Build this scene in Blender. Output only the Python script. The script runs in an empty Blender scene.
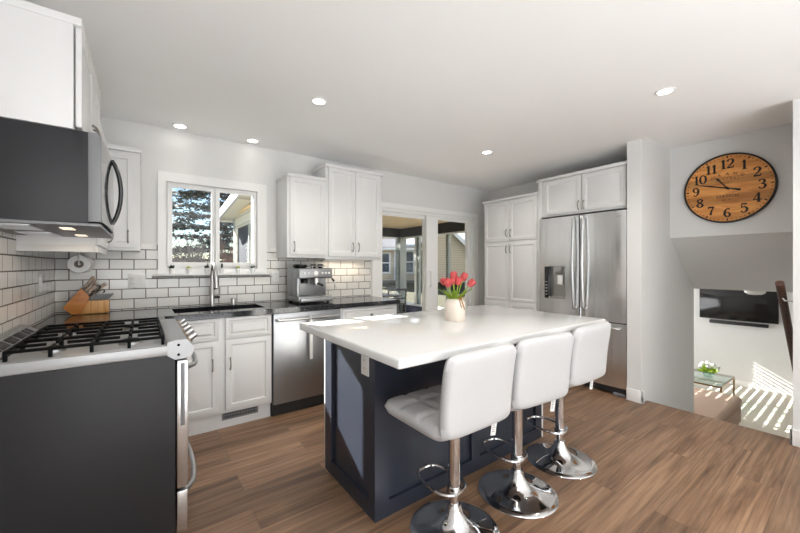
import bpy, bmesh, math, random
from mathutils import Vector, Matrix, noise
R = math.radians
PI = math.pi
rnd = random.Random(7)
S = bpy.context.scene
COL = S.collection

# ------------------------------------------------------------------ camera
YAW = math.atan((873 - 400) / 348.7)              # angle from the view direction to world +X
cam_d = bpy.data.cameras.new('camera')
cam_d.sensor_width = 36.0
cam_d.lens = 36.0 * 348.7 / 800.0
cam_d.shift_y = -0.5 / 800.0
cam_d.clip_start = 0.05
cam = bpy.data.objects.new('camera', cam_d)
COL.objects.link(cam)
cam.location = (0, 0, 1.267)
cam.rotation_euler = (R(90), 0, YAW - R(90))
S.camera = cam

# ------------------------------------------------------------------ world, sun, exposure
S.view_settings.view_transform = 'Standard'
S.view_settings.look = 'None'
S.view_settings.gamma = 1.0
S.view_settings.exposure = 0.10
S.view_settings.use_curve_mapping = False
S.cycles.use_denoising = True
S.cycles.max_bounces = 10
S.cycles.diffuse_bounces = 7
S.cycles.glossy_bounces = 5
S.cycles.transparent_max_bounces = 16
S.cycles.caustics_reflective = False
S.cycles.caustics_refractive = False
S.cycles.sample_clamp_indirect = 4.0
w = bpy.data.worlds.new('sky_world')
S.world = w
w.use_nodes = True
wn = w.node_tree
bg = wn.nodes['Background']
sky = wn.nodes.new('ShaderNodeTexSky')
sky.sky_type = 'NISHITA'
sky.sun_disc = False
sky.sun_elevation = R(29)
sky.sun_rotation = R(157)
sky.air_density = 1.0
sky.dust_density = 0.6
sky.ozone_density = 1.5
wn.links.new(sky.outputs[0], bg.inputs[0])
bg.inputs[1].default_value = 0.22
SUN_DIR = Vector((0.36, -1.0, -0.585)).normalized()
sd = bpy.data.lights.new('sun', 'SUN')
sd.energy = 36.0
sd.angle = R(0.3)
sd.color = (1.0, 0.96, 0.90)
so = bpy.data.objects.new('sun', sd)
COL.objects.link(so)
so.location = (-6, 14, 9)
so.rotation_euler = SUN_DIR.to_track_quat('-Z', 'Y').to_euler()


def area(name, loc, size, direction, power, col=(1, 1, 1), spread=180):
    l = bpy.data.lights.new(name, 'AREA')
    l.shape = 'RECTANGLE'
    l.size, l.size_y = size
    l.energy = power
    l.color = col
    l.spread = R(spread)
    o = bpy.data.objects.new(name, l)
    COL.objects.link(o)
    o.location = loc
    o.rotation_euler = Vector(direction).to_track_quat('-Z', 'Y').to_euler()
    return o


# fill lights added unseen behind the camera: two at the left and rear openings, two facing up at the
# ceiling; then daylight of the lower room's side window
area('left_fill', (-0.50, -1.65, 1.25), (1.7, 1.5), (1, 0.15, 0.25), 15, (0.90, 0.955, 1.0))
area('rear_fill', (3.10, -4.58, 1.20), (0.9, 1.9), (0, 1, 0.3), 20, (0.90, 0.965, 1.0))
area('ceiling_fill', (0.7, -2.6, 0.95), (2.6, 2.2), (0, 0.10, 1), 108, (0.91, 0.96, 1.0))  # added to brighten the ceiling; no lamp stands here
area('floor_level_fill', (0.6, -2.4, 0.03), (2.6, 2.8), (0, 0.02, 1), 112, (0.91, 0.96, 1.0))  # added upward light at floor level, in place of bounced sunlight
area('lower_room_daylight', (7.4, 3.50, 0.15), (3.2, 0.9), (0, -1, 0.1), 55, (0.98, 0.99, 1.0))


# ------------------------------------------------------------------ materials
def lin(c):
    c = c / 255.0
    return c / 12.92 if c <= 0.04045 else ((c + 0.055) / 1.055) ** 2.4


def rgb(r, g, b):
    return (lin(r), lin(g), lin(b), 1.0)


def new_mat(name):
    m = bpy.data.materials.new(name)
    m.use_nodes = True
    nt = m.node_tree
    return m, nt, nt.nodes['Principled BSDF']


def mat(name, col, rough=0.5, metal=0.0, var=0.04, scale=8.0, bump=0.0, coat=0.0, spec=0.5, stretch=None):
    """Principled material whose colour and roughness drift a little with a noise."""
    m, nt, p = new_mat(name)
    N, L = nt.nodes, nt.links
    tc = N.new('ShaderNodeTexCoord')
    nz = N.new('ShaderNodeTexNoise')
    nz.inputs['Scale'].default_value = scale
    nz.inputs['Detail'].default_value = 4
    src = tc.outputs['Object']
    if stretch:
        mp = N.new('ShaderNodeMapping')
        mp.inputs['Scale'].default_value = stretch
        L.new(src, mp.inputs[0])
        src = mp.outputs[0]
    L.new(src, nz.inputs['Vector'])
    mix = N.new('ShaderNodeMixRGB')
    mix.inputs[1].default_value = tuple(c * (1 - var) for c in col[:3]) + (1,)
    mix.inputs[2].default_value = tuple(min(1, c * (1 + var)) for c in col[:3]) + (1,)
    L.new(nz.outputs[0], mix.inputs[0])
    L.new(mix.outputs[0], p.inputs['Base Color'])
    p.inputs['Roughness'].default_value = rough
    p.inputs['Metallic'].default_value = metal
    p.inputs['Specular IOR Level'].default_value = spec
    if coat:
        p.inputs['Coat Weight'].default_value = coat
        p.inputs['Coat Roughness'].default_value = 0.05
    if bump:
        b = N.new('ShaderNodeBump')
        b.inputs['Strength'].default_value = bump
        b.inputs['Distance'].default_value = 0.01
        L.new(nz.outputs[0], b.inputs['Height'])
        L.new(b.outputs[0], p.inputs['Normal'])
    return m


def steel_mat(name, col=(0.66, 0.66, 0.665, 1), rough=0.24, stretch=(30, 30, 0.5), amp=0.05, wave=0.10):
    m, nt, p = new_mat(name)
    N, L = nt.nodes, nt.links
    tc = N.new('ShaderNodeTexCoord')
    mp = N.new('ShaderNodeMapping')
    mp.inputs['Scale'].default_value = stretch
    L.new(tc.outputs['Object'], mp.inputs[0])
    nz = N.new('ShaderNodeTexNoise')
    nz.inputs['Scale'].default_value = 3.0
    nz.inputs['Detail'].default_value = 5
    L.new(mp.outputs[0], nz.inputs['Vector'])
    mr = N.new('ShaderNodeMapRange')
    mr.inputs[3].default_value = rough - amp / 2
    mr.inputs[4].default_value = rough + amp / 2
    L.new(nz.outputs[0], mr.inputs[0])
    L.new(mr.outputs[0], p.inputs['Roughness'])
    p.inputs['Base Color'].default_value = col
    p.inputs['Metallic'].default_value = 1.0
    mp2 = N.new('ShaderNodeMapping')
    mp2.inputs['Scale'].default_value = (5, 5, 0.25)
    L.new(tc.outputs['Object'], mp2.inputs[0])
    nz2 = N.new('ShaderNodeTexNoise')
    nz2.inputs['Scale'].default_value = 1.6
    nz2.inputs['Detail'].default_value = 2
    L.new(mp2.outputs[0], nz2.inputs['Vector'])
    b = N.new('ShaderNodeBump')                         # slow waviness of sheet metal
    b.inputs['Strength'].default_value = wave
    b.inputs['Distance'].default_value = 0.02
    L.new(nz2.outputs[0], b.inputs['Height'])
    L.new(b.outputs[0], p.inputs['Normal'])
    return m


def tile_mat(name, axis):
    m, nt, p = new_mat(name)
    N, L = nt.nodes, nt.links
    tc = N.new('ShaderNodeTexCoord')
    sp = N.new('ShaderNodeSeparateXYZ')
    cb = N.new('ShaderNodeCombineXYZ')
    L.new(tc.outputs['Object'], sp.inputs[0])
    L.new(sp.outputs[axis], cb.inputs[0])
    L.new(sp.outputs['Z'], cb.inputs[1])
    mp = N.new('ShaderNodeMapping')
    mp.inputs['Location'].default_value = (-0.019 if axis == 'X' else 0.02, -0.921, 0)
    L.new(cb.outputs[0], mp.inputs[0])
    br = N.new('ShaderNodeTexBrick')
    br.offset = 0.5
    br.inputs['Scale'].default_value = 1.0
    br.inputs['Brick Width'].default_value = 0.155
    br.inputs['Row Height'].default_value = 0.080
    br.inputs['Mortar Size'].default_value = 0.0035
    br.inputs['Mortar Smooth'].default_value = 0.1
    br.inputs['Color1'].default_value = rgb(228, 227, 224)
    br.inputs['Color2'].default_value = rgb(219, 218, 215)
    br.inputs['Mortar'].default_value = rgb(104, 99, 94)
    L.new(mp.outputs[0], br.inputs['Vector'])
    L.new(br.outputs['Color'], p.inputs['Base Color'])
    mr = N.new('ShaderNodeMapRange')
    mr.inputs[3].default_value = 0.14
    mr.inputs[4].default_value = 0.8
    L.new(br.outputs['Fac'], mr.inputs[0])
    L.new(mr.outputs[0], p.inputs['Roughness'])
    nz = N.new('ShaderNodeTexNoise')
    nz.inputs['Scale'].default_value = 9
    L.new(tc.outputs['Object'], nz.inputs['Vector'])
    ma = N.new('ShaderNodeMath')
    ma.operation = 'MULTIPLY_ADD'
    ma.inputs[1].default_value = -1.0
    L.new(br.outputs['Fac'], ma.inputs[0])
    ms = N.new('ShaderNodeMath')
    ms.operation = 'MULTIPLY'
    ms.inputs[1].default_value = 0.5
    L.new(nz.outputs[0], ms.inputs[0])
    L.new(ms.outputs[0], ma.inputs[2])
    b = N.new('ShaderNodeBump')
    b.inputs['Strength'].default_value = 0.5
    b.inputs['Distance'].default_value = 0.004
    L.new(ma.outputs[0], b.inputs['Height'])
    L.new(b.outputs[0], p.inputs['Normal'])
    return m


def floor_mat():
    m, nt, p = new_mat('vinyl_plank_floor')
    N, L = nt.nodes, nt.links
    tc = N.new('ShaderNodeTexCoord')
    mp = N.new('ShaderNodeMapping')
    mp.inputs['Location'].default_value = (0.31, 0.05, 0)
    L.new(tc.outputs['Object'], mp.inputs[0])
    br = N.new('ShaderNodeTexBrick')
    br.offset = 0.37
    br.offset_frequency = 2
    br.inputs['Scale'].default_value = 1.0
    br.inputs['Brick Width'].default_value = 1.22
    br.inputs['Row Height'].default_value = 0.18
    br.inputs['Mortar Size'].default_value = 0.0012
    br.inputs['Mortar Smooth'].default_value = 0.3
    br.inputs['Color1'].default_value = (0, 0, 0, 1)
    br.inputs['Color2'].default_value = (1, 1, 1, 1)
    br.inputs['Mortar'].default_value = (0.3, 0.3, 0.3, 1)
    L.new(mp.outputs[0], br.inputs['Vector'])
    # grain: stretched noise, shifted plank by plank
    sc = N.new('ShaderNodeVectorMath')
    sc.operation = 'SCALE'
    sc.inputs['Scale'].default_value = 7.0
    L.new(br.outputs['Color'], sc.inputs[0])
    ad = N.new('ShaderNodeVectorMath')
    ad.operation = 'ADD'
    L.new(mp.outputs[0], ad.inputs[0])
    L.new(sc.outputs[0], ad.inputs[1])
    st = N.new('ShaderNodeMapping')
    st.inputs['Scale'].default_value = (0.55, 8.0, 1.0)
    L.new(ad.outputs[0], st.inputs[0])
    n1 = N.new('ShaderNodeTexNoise')
    n1.inputs['Scale'].default_value = 2.0
    n1.inputs['Detail'].default_value = 8
    n1.inputs['Roughness'].default_value = 0.62
    n1.inputs['Distortion'].default_value = 0.7
    L.new(st.outputs[0], n1.inputs['Vector'])
    st2 = N.new('ShaderNodeMapping')
    st2.inputs['Scale'].default_value = (1.0, 30.0, 1.0)
    L.new(ad.outputs[0], st2.inputs[0])
    n2 = N.new('ShaderNodeTexNoise')
    n2.inputs['Scale'].default_value = 2.4
    n2.inputs['Detail'].default_value = 6
    L.new(st2.outputs[0], n2.inputs['Vector'])
    cr = N.new('ShaderNodeValToRGB')
    e = cr.color_ramp.elements
    e[0].position, e[0].color = 0.30, rgb(92, 68, 52)
    e[1].position, e[1].color = 0.66, rgb(160, 128, 101)
    k = e.new(0.46)
    k.color = rgb(134, 104, 80)
    L.new(n1.outputs[0], cr.inputs[0])
    fine = N.new('ShaderNodeMixRGB')
    fine.blend_type = 'MULTIPLY'
    fine.inputs[0].default_value = 0.75
    fr = N.new('ShaderNodeValToRGB')
    fr.color_ramp.elements[0].position, fr.color_ramp.elements[0].color = 0.30, (0.55, 0.52, 0.50, 1)
    fr.color_ramp.elements[1].position, fr.color_ramp.elements[1].color = 0.60, (1.05, 1.05, 1.05, 1)
    L.new(n2.outputs[0], fr.inputs[0])
    L.new(cr.outputs[0], fine.inputs[1])
    L.new(fr.outputs[0], fine.inputs[2])
    tone = N.new('ShaderNodeMixRGB')
    tone.blend_type = 'MULTIPLY'
    tone.inputs[0].default_value = 1.0
    tr = N.new('ShaderNodeMixRGB')
    tr.inputs[1].default_value = (0.74, 0.735, 0.73, 1)
    tr.inputs[2].default_value = (1.14, 1.13, 1.12, 1)
    L.new(br.outputs['Color'], tr.inputs[0])
    L.new(fine.outputs[0], tone.inputs[1])
    L.new(tr.outputs[0], tone.inputs[2])
    seam = N.new('ShaderNodeMixRGB')
    seam.inputs[2].default_value = rgb(70, 52, 40)
    sm = N.new('ShaderNodeMath')
    sm.operation = 'MULTIPLY'
    sm.inputs[1].default_value = 0.75
    L.new(br.outputs['Fac'], sm.inputs[0])
    L.new(sm.outputs[0], seam.inputs[0])
    L.new(tone.outputs[0], seam.inputs[1])
    L.new(seam.outputs[0], p.inputs['Base Color'])
    p.inputs['Roughness'].default_value = 0.42
    b = N.new('ShaderNodeBump')
    b.inputs['Strength'].default_value = 0.12
    b.inputs['Distance'].default_value = 0.003
    L.new(n2.outputs[0], b.inputs['Height'])
    L.new(b.outputs[0], p.inputs['Normal'])
    return m


def glass_mat(name, tint=(0.96, 0.97, 0.97, 1)):
    m = bpy.data.materials.new(name)
    m.use_nodes = True
    nt = m.node_tree
    N, L = nt.nodes, nt.links
    N.remove(N['Principled BSDF'])
    out = N['Material Output']
    t = N.new('ShaderNodeBsdfTransparent')
    t.inputs[0].default_value = tint
    g = N.new('ShaderNodeBsdfGlossy')
    g.inputs['Roughness'].default_value = 0.02
    f = N.new('ShaderNodeFresnel')
    f.inputs[0].default_value = 1.45
    geo = N.new('ShaderNodeNewGeometry')                # the same index from inside the pane, so that it never mirrors totally
    mi = N.new('ShaderNodeMapRange')
    mi.inputs[3].default_value = 1.32
    mi.inputs[4].default_value = 1 / 1.32
    L.new(geo.outputs['Backfacing'], mi.inputs[0])
    L.new(mi.outputs[0], f.inputs[0])
    mx = N.new('ShaderNodeMixShader')
    L.new(f.outputs[0], mx.inputs[0])
    L.new(t.outputs[0], mx.inputs[1])
    L.new(g.outputs[0], mx.inputs[2])
    L.new(mx.outputs[0], out.inputs[0])
    return m


def emit_mat(name, col, strength):
    m, nt, p = new_mat(name)
    p.inputs['Base Color'].default_value = (0.9, 0.9, 0.9, 1)
    p.inputs['Emission Color'].default_value = col
    p.inputs['Emission Strength'].default_value = strength
    return m


def wood_mat(name, c1, c2, scale=(3, 30, 30), rough=0.45, strips=None, bands=None):
    m, nt, p = new_mat(name)
    N, L = nt.nodes, nt.links
    tc = N.new('ShaderNodeTexCoord')
    mp = N.new('ShaderNodeMapping')
    mp.inputs['Scale'].default_value = scale
    L.new(tc.outputs['Object'], mp.inputs[0])
    nz = N.new('ShaderNodeTexNoise')
    nz.inputs['Scale'].default_value = 1.5
    nz.inputs['Detail'].default_value = 6
    nz.inputs['Distortion'].default_value = 0.8
    L.new(mp.outputs[0], nz.inputs['Vector'])
    cr = N.new('ShaderNodeValToRGB')
    cr.color_ramp.elements[0].position, cr.color_ramp.elements[0].color = 0.32, c1
    cr.color_ramp.elements[1].position, cr.color_ramp.elements[1].color = 0.68, c2
    L.new(nz.outputs[0], cr.inputs[0])
    last = cr.outputs[0]
    if strips:                                          # planks of different tone across one axis
        ax, size = strips
        sp = N.new('ShaderNodeSeparateXYZ')
        L.new(tc.outputs['Object'], sp.inputs[0])
        dv = N.new('ShaderNodeMath')
        dv.operation = 'DIVIDE'
        dv.inputs[1].default_value = size
        L.new(sp.outputs[ax], dv.inputs[0])
        fl = N.new('ShaderNodeMath')
        fl.operation = 'FLOOR'
        L.new(dv.outputs[0], fl.inputs[0])
        wn_ = N.new('ShaderNodeTexWhiteNoise')
        wn_.noise_dimensions = '1D'
        L.new(fl.outputs[0], wn_.inputs['W'])
        mr = N.new('ShaderNodeMapRange')
        mr.inputs[3].default_value = 0.60
        mr.inputs[4].default_value = 1.08
        L.new(wn_.outputs[0], mr.inputs[0])
        mu = N.new('ShaderNodeMixRGB')
        mu.blend_type = 'MULTIPLY'
        mu.inputs[0].default_value = 1
        L.new(last, mu.inputs[1])
        L.new(mr.outputs[0], mu.inputs[2])
        last = mu.outputs[0]
    if bands:                                           # boards of given tone across Z: (from, tone) over -0.33..0.33
        sp = N.new('ShaderNodeSeparateXYZ')
        L.new(tc.outputs['Object'], sp.inputs[0])
        mr = N.new('ShaderNodeMapRange')
        mr.inputs[1].default_value = -0.33
        mr.inputs[2].default_value = 0.33
        wob = N.new('ShaderNodeMath')
        wob.operation = 'MULTIPLY_ADD'
        wob.inputs[1].default_value = 0.012
        L.new(nz.outputs[0], wob.inputs[0])
        L.new(sp.outputs['Z'], wob.inputs[2])
        L.new(wob.outputs[0], mr.inputs[0])
        rp = N.new('ShaderNodeValToRGB')
        L.new(mr.outputs[0], rp.inputs[0])
        rp.color_ramp.interpolation = 'CONSTANT'
        els = rp.color_ramp.elements
        for k, (z, v) in enumerate(bands):
            el = els[k] if k < 2 else els.new((z + 0.33) / 0.66)
            el.position = (z + 0.33) / 0.66
            el.color = (v, v * 0.97, v * 0.94, 1)
        mu = N.new('ShaderNodeMixRGB')
        mu.blend_type = 'MULTIPLY'
        mu.inputs[0].default_value = 1
        L.new(last, mu.inputs[1])
        L.new(rp.outputs[0], mu.inputs[2])
        last = mu.outputs[0]
    L.new(last, p.inputs['Base Color'])
    p.inputs['Roughness'].default_value = rough
    return m


def siding_mat(name, col, dark, pitch=0.12):
    m, nt, p = new_mat(name)
    N, L = nt.nodes, nt.links
    tc = N.new('ShaderNodeTexCoord')
    sp = N.new('ShaderNodeSeparateXYZ')
    L.new(tc.outputs['Object'], sp.inputs[0])
    dv = N.new('ShaderNodeMath')
    dv.operation = 'DIVIDE'
    dv.inputs[1].default_value = pitch
    L.new(sp.outputs['Z'], dv.inputs[0])
    fr = N.new('ShaderNodeMath')
    fr.operation = 'FRACT'
    L.new(dv.outputs[0], fr.inputs[0])
    cr = N.new('ShaderNodeValToRGB')
    cr.color_ramp.elements[0].position, cr.color_ramp.elements[0].color = 0.0, dark
    cr.color_ramp.elements[1].position, cr.color_ramp.elements[1].color = 0.22, col
    L.new(fr.outputs[0], cr.inputs[0])
    L.new(cr.outputs[0], p.inputs['Base Color'])
    p.inputs['Roughness'].default_value = 0.7
    return m


M = dict(
    wall=mat('wall_paint_cool_grey', rgb(218, 218, 217), 0.85, scale=3, var=0.015),
    ceil=mat('ceiling_white_paint', rgb(243, 243, 242), 0.9, scale=3, var=0.015),
    trim=mat('trim_white_gloss', rgb(236, 236, 235), 0.35, scale=6, var=0.015),
    cab=mat('cabinet_white_lacquer', rgb(219, 219, 219), 0.38, scale=6, var=0.015),
    floor=floor_mat(),
    tile_x=tile_mat('subway_tile_back', 'X'),
    tile_y=tile_mat('subway_tile_side', 'Y'),
    grout=mat('liner_tile_grey', rgb(150, 148, 146), 0.35, var=0.1, scale=30),
    linertile=mat('liner_tile_white', rgb(226, 225, 222), 0.2, var=0.03),
    granite=mat('black_granite', rgb(34, 35, 39), 0.10, var=0.5, scale=160, spec=0.6),
    quartz=mat('white_quartz', rgb(222, 222, 221), 0.10, var=0.03, scale=14, spec=0.55),
    navy=mat('navy_paint', rgb(43, 48, 60), 0.36, var=0.05, scale=6),
    steel=steel_mat('brushed_steel'),
    fridge=steel_mat('fridge_steel', (0.84, 0.84, 0.845, 1), 0.22, (30, 30, 0.5), 0.05, 0.30),
    greysteel=mat('painted_grey_steel', rgb(172, 173, 175), 0.42, 0.5, 0.05, 6),
    bench=wood_mat('pale_bamboo', rgb(186, 128, 66), rgb(222, 172, 108), (40, 40, 2), 0.4),
    steel_d=steel_mat('dishwasher_steel', (0.33, 0.335, 0.345, 1), 0.36, (14, 14, 0.5), 0.06, 0.25),
    steel_s=mat('satin_nickel', rgb(190, 190, 190), 0.28, 1.0, 0.05, 20),
    pull=mat('pewter_pull', rgb(150, 147, 142), 0.30, 1.0, 0.06, 30),
    chrome=mat('chrome', rgb(225, 225, 226), 0.05, 1.0, 0.02, 5),
    dark_panel=mat('charcoal_enamel', rgb(43, 43, 46), 0.42, var=0.06, scale=4, spec=0.3),
    black_gloss=mat('black_glass', rgb(14, 14, 16), 0.06, var=0.1, spec=0.7),
    black=mat('matte_black', rgb(22, 22, 23), 0.5, var=0.1),
    iron=mat('cast_iron', rgb(9, 9, 10), 0.5, var=0.15, scale=60, bump=0.15, spec=0.08),
    grey_pl=mat('grey_plastic', rgb(120, 121, 124), 0.4, var=0.03),
    white_pl=mat('white_plastic', rgb(232, 232, 230), 0.4, var=0.02),
    leather=mat('white_leatherette', rgb(190, 190, 191), 0.48, var=0.03, scale=90, bump=0.06),
    glass=glass_mat('clear_glass'),
    glassware=glass_mat('tabletop_glass', (0.86, 0.93, 0.90, 1)),
    knifewood=wood_mat('honey_wood', rgb(176, 106, 48), rgb(206, 138, 72), (4, 4, 30), 0.4),
    handlewood=wood_mat('knife_handle_wood', rgb(128, 112, 98), rgb(184, 166, 148), (20, 20, 20), 0.4),
    clockwood=wood_mat('clock_wood', rgb(196, 126, 58), rgb(228, 166, 92), (3, 3, 16), 0.5, None, ((-0.33, 0.95), (-0.24, 1.08), (-0.14, 0.74), (-0.052, 1.05), (0.045, 0.76), (0.115, 1.10), (0.20, 0.98))),
    railwood=wood_mat('dark_handrail_wood', rgb(48, 28, 22), rgb(84, 52, 40), (6, 30, 30), 0.35),
    paper=mat('paper_towel', rgb(236, 236, 236), 0.95, var=0.03, scale=120, bump=0.2),
    cardboard=mat('cardboard_core', rgb(120, 112, 104), 0.9),
    ceramic=mat('cream_ceramic', rgb(226, 214, 202), 0.35, var=0.06, scale=20),
    twine=mat('jute_twine', rgb(150, 108, 62), 0.9, var=0.2, scale=150),
    petal=mat('coral_tulip_petal', rgb(234, 112, 112), 0.45, var=0.30, scale=45),
    stem=mat('tulip_green', rgb(150, 178, 54), 0.5, var=0.2, scale=30),
    leaf=mat('dark_leaf', rgb(40, 58, 44), 0.5, var=0.25, scale=30),
    lime=mat('lime_leaf', rgb(176, 190, 60), 0.5, var=0.15, scale=30),
    carpet=mat('cream_carpet', rgb(206, 198, 186), 0.95, var=0.06, scale=120, bump=0.2),
    beige=mat('beige_upholstery', rgb(176, 152, 136), 0.9, var=0.06, scale=100, bump=0.15),
    gold=mat('brass_frame', rgb(150, 118, 66), 0.3, 1.0, 0.05),
    screen=mat('screen_black', rgb(10, 10, 12), 0.12, var=0.1),
    blind=mat('white_blind', rgb(236, 236, 232), 0.6, var=0.02),
    lawn=mat('winter_lawn', rgb(76, 74, 54), 0.95, var=0.35, scale=3),
    needle=mat('cedar_needles', rgb(58, 68, 62), 0.8, var=0.4, scale=2),
    bark=mat('bark', rgb(92, 78, 66), 0.9, var=0.25, scale=10),
    twig_grey=mat('bare_twigs_grey', rgb(118, 112, 108), 0.9, var=0.25, scale=6),
    twig=mat('bare_twigs', rgb(136, 108, 96), 0.9, var=0.25, scale=6),
    siding=siding_mat('tan_siding', rgb(206, 190, 164), rgb(140, 126, 106)),
    siding_w=siding_mat('cream_siding', rgb(204, 200, 186), rgb(150, 146, 134), 0.15),
    shingle=mat('grey_shingles', rgb(118, 118, 122), 0.9, var=0.2, scale=20, bump=0.3),
    metalroof=siding_mat('pale_metal_roof', rgb(196, 200, 204), rgb(150, 154, 160), 0.10),
    srpost=mat('sage_grey_post', rgb(122, 128, 122), 0.6, var=0.05),
    srbeam=mat('charcoal_beam', rgb(24, 24, 26), 0.6, var=0.08),
    srceil=wood_mat('tan_ceiling_boards', rgb(206, 178, 136), rgb(232, 208, 168), (2, 20, 20), 0.6),
    srfloor=mat('porch_floor_grey', rgb(190, 186, 178), 0.8, var=0.1, scale=20),
    srknee=mat('porch_knee_wall_navy', rgb(46, 56, 76), 0.7, var=0.1, scale=20),
    screenmesh=mat('dark_insect_screen', rgb(58, 62, 70), 0.8, var=0.1, scale=20, spec=0.1),
    winglass=mat('dark_window_glass', rgb(70, 80, 92), 0.1, var=0.2, scale=2),
    fascia=mat('fascia_pale_grey', rgb(176, 178, 182), 0.6, var=0.03),
    blue=mat('blue_plastic', rgb(40, 110, 170), 0.5),
    stonec=mat('foundation_block', rgb(132, 126, 120), 0.9, var=0.15, scale=12),
    lamp=emit_mat('downlight_lens', (1.0, 0.95, 0.86, 1), 14.0),
    warm=emit_mat('warm_lamp_lens', (1.0, 0.82, 0.60, 1), 0.9),
    ink=mat('black_ink', rgb(24, 20, 18), 0.6),
    labelpaper=mat('label_paper', rgb(232, 232, 230), 0.7),
)
M['steel'].name = 'brushed_steel'


# ------------------------------------------------------------------ mesh helpers
def merge(bm, other, mtx=None):
    me = bpy.data.meshes.new('tmp')
    other.to_mesh(me)
    other.free()
    if mtx is not None:
        me.transform(mtx)
    bm.from_mesh(me)
    bpy.data.meshes.remove(me)
    return bm


def box(bm, x0, x1, y0, y1, z0, z1, bev=0.0, seg=2, mtx=None):
    b = bmesh.new()
    bmesh.ops.create_cube(b, size=1.0)
    for v in b.verts:
        v.co = Vector(((x0 + x1) / 2 + v.co.x * (x1 - x0), (y0 + y1) / 2 + v.co.y * (y1 - y0), (z0 + z1) / 2 + v.co.z * (z1 - z0)))
    if bev > 0:
        bev = min(bev, 0.49 * min(abs(x1 - x0), abs(y1 - y0), abs(z1 - z0)))
        bmesh.ops.bevel(b, geom=list(b.edges), offset=bev, segments=seg, profile=0.5, affect='EDGES')
    return merge(bm, b, mtx)


def B(*a, **k):
    return box(bmesh.new(), *a, **k)


def tube(bm, pts, r, seg=10, closed=False, caps=True):
    pts = [Vector(p) for p in pts]
    n = len(pts)
    rr = r if isinstance(r, (list, tuple)) else [r] * n
    rings = []
    up = None
    for i, p in enumerate(pts):
        if closed:
            t = (pts[(i + 1) % n] - pts[i - 1])
        else:
            t = pts[min(i + 1, n - 1)] - pts[max(i - 1, 0)]
        t.normalize()
        if up is None:
            a = Vector((0, 0, 1)) if abs(t.z) < 0.9 else Vector((1, 0, 0))
            up = t.cross(a).normalized()
        up = (up - t * up.dot(t))
        up.normalize()
        side = t.cross(up)
        ring = []
        for k in range(seg):
            a = 2 * PI * k / seg
            ring.append(bm.verts.new(p + (up * math.cos(a) + side * math.sin(a)) * rr[i]))
        rings.append(ring)
    m = n if closed else n - 1
    for i in range(m):
        A, Bq = rings[i], rings[(i + 1) % n]
        for k in range(seg):
            bm.faces.new((A[k], A[(k + 1) % seg], Bq[(k + 1) % seg], Bq[k]))
    if caps and not closed:
        bm.faces.new(rings[0][::-1])
        bm.faces.new(rings[-1])
    return bm


def lathe(bm, prof, seg=32, c=(0, 0, 0), mtx=None):
    """prof: list of (r, z) bottom to top; ends with r=0 are closed by a pole."""
    b = bmesh.new()
    rings = []
    for r, z in prof:
        if r <= 1e-6:
            rings.append([b.verts.new((c[0], c[1], c[2] + z))])
        else:
            rings.append([b.verts.new((c[0] + r * math.cos(2 * PI * k / seg), c[1] + r * math.sin(2 * PI * k / seg), c[2] + z)) for k in range(seg)])
    for A, Bq in zip(rings, rings[1:]):
        for k in range(seg):
            k2 = (k + 1) % seg
            if len(A) == 1 and len(Bq) > 1:
                b.faces.new((A[0], Bq[k2], Bq[k]))
            elif len(Bq) == 1 and len(A) > 1:
                b.faces.new((A[k], A[k2], Bq[0]))
            elif len(A) > 1:
                b.faces.new((A[k], A[k2], Bq[k2], Bq[k]))
    if len(rings[0]) > 1:
        b.faces.new(rings[0][::-1])
    if len(rings[-1]) > 1:
        b.faces.new(rings[-1])
    return merge(bm, b, mtx)


def cyl(bm, p0, p1, r, seg=20, r1=None):
    return tube(bm, [p0, p1], [r, r if r1 is None else r1], seg)


def ball(bm, c, r, seg=12):
    b = bmesh.new()
    bmesh.ops.create_uvsphere(b, u_segments=seg, v_segments=max(6, seg * 2 // 3), radius=1.0)
    r = (r, r, r) if not isinstance(r, (tuple, list)) else r
    for v in b.verts:
        v.co = Vector((c[0] + v.co.x * r[0], c[1] + v.co.y * r[1], c[2] + v.co.z * r[2]))
    return merge(bm, b)


def prism(bm, poly, d0, d1, axis='Y'):
    """extrude a polygon of (a, b) along an axis. axis Y: a=x b=z; X: a=y b=z; Z: a=x b=y"""
    def P(a, b_, d):
        return {'Y': (a, d, b_), 'X': (d, a, b_), 'Z': (a, b_, d)}[axis]
    A = [bm.verts.new(P(a, b_, d0)) for a, b_ in poly]
    C = [bm.verts.new(P(a, b_, d1)) for a, b_ in poly]
    n = len(poly)
    bm.faces.new(A)
    bm.faces.new(C[::-1])
    for i in range(n):
        bm.faces.new((A[i], C[i], C[(i + 1) % n], A[(i + 1) % n]))
    return bm


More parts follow.
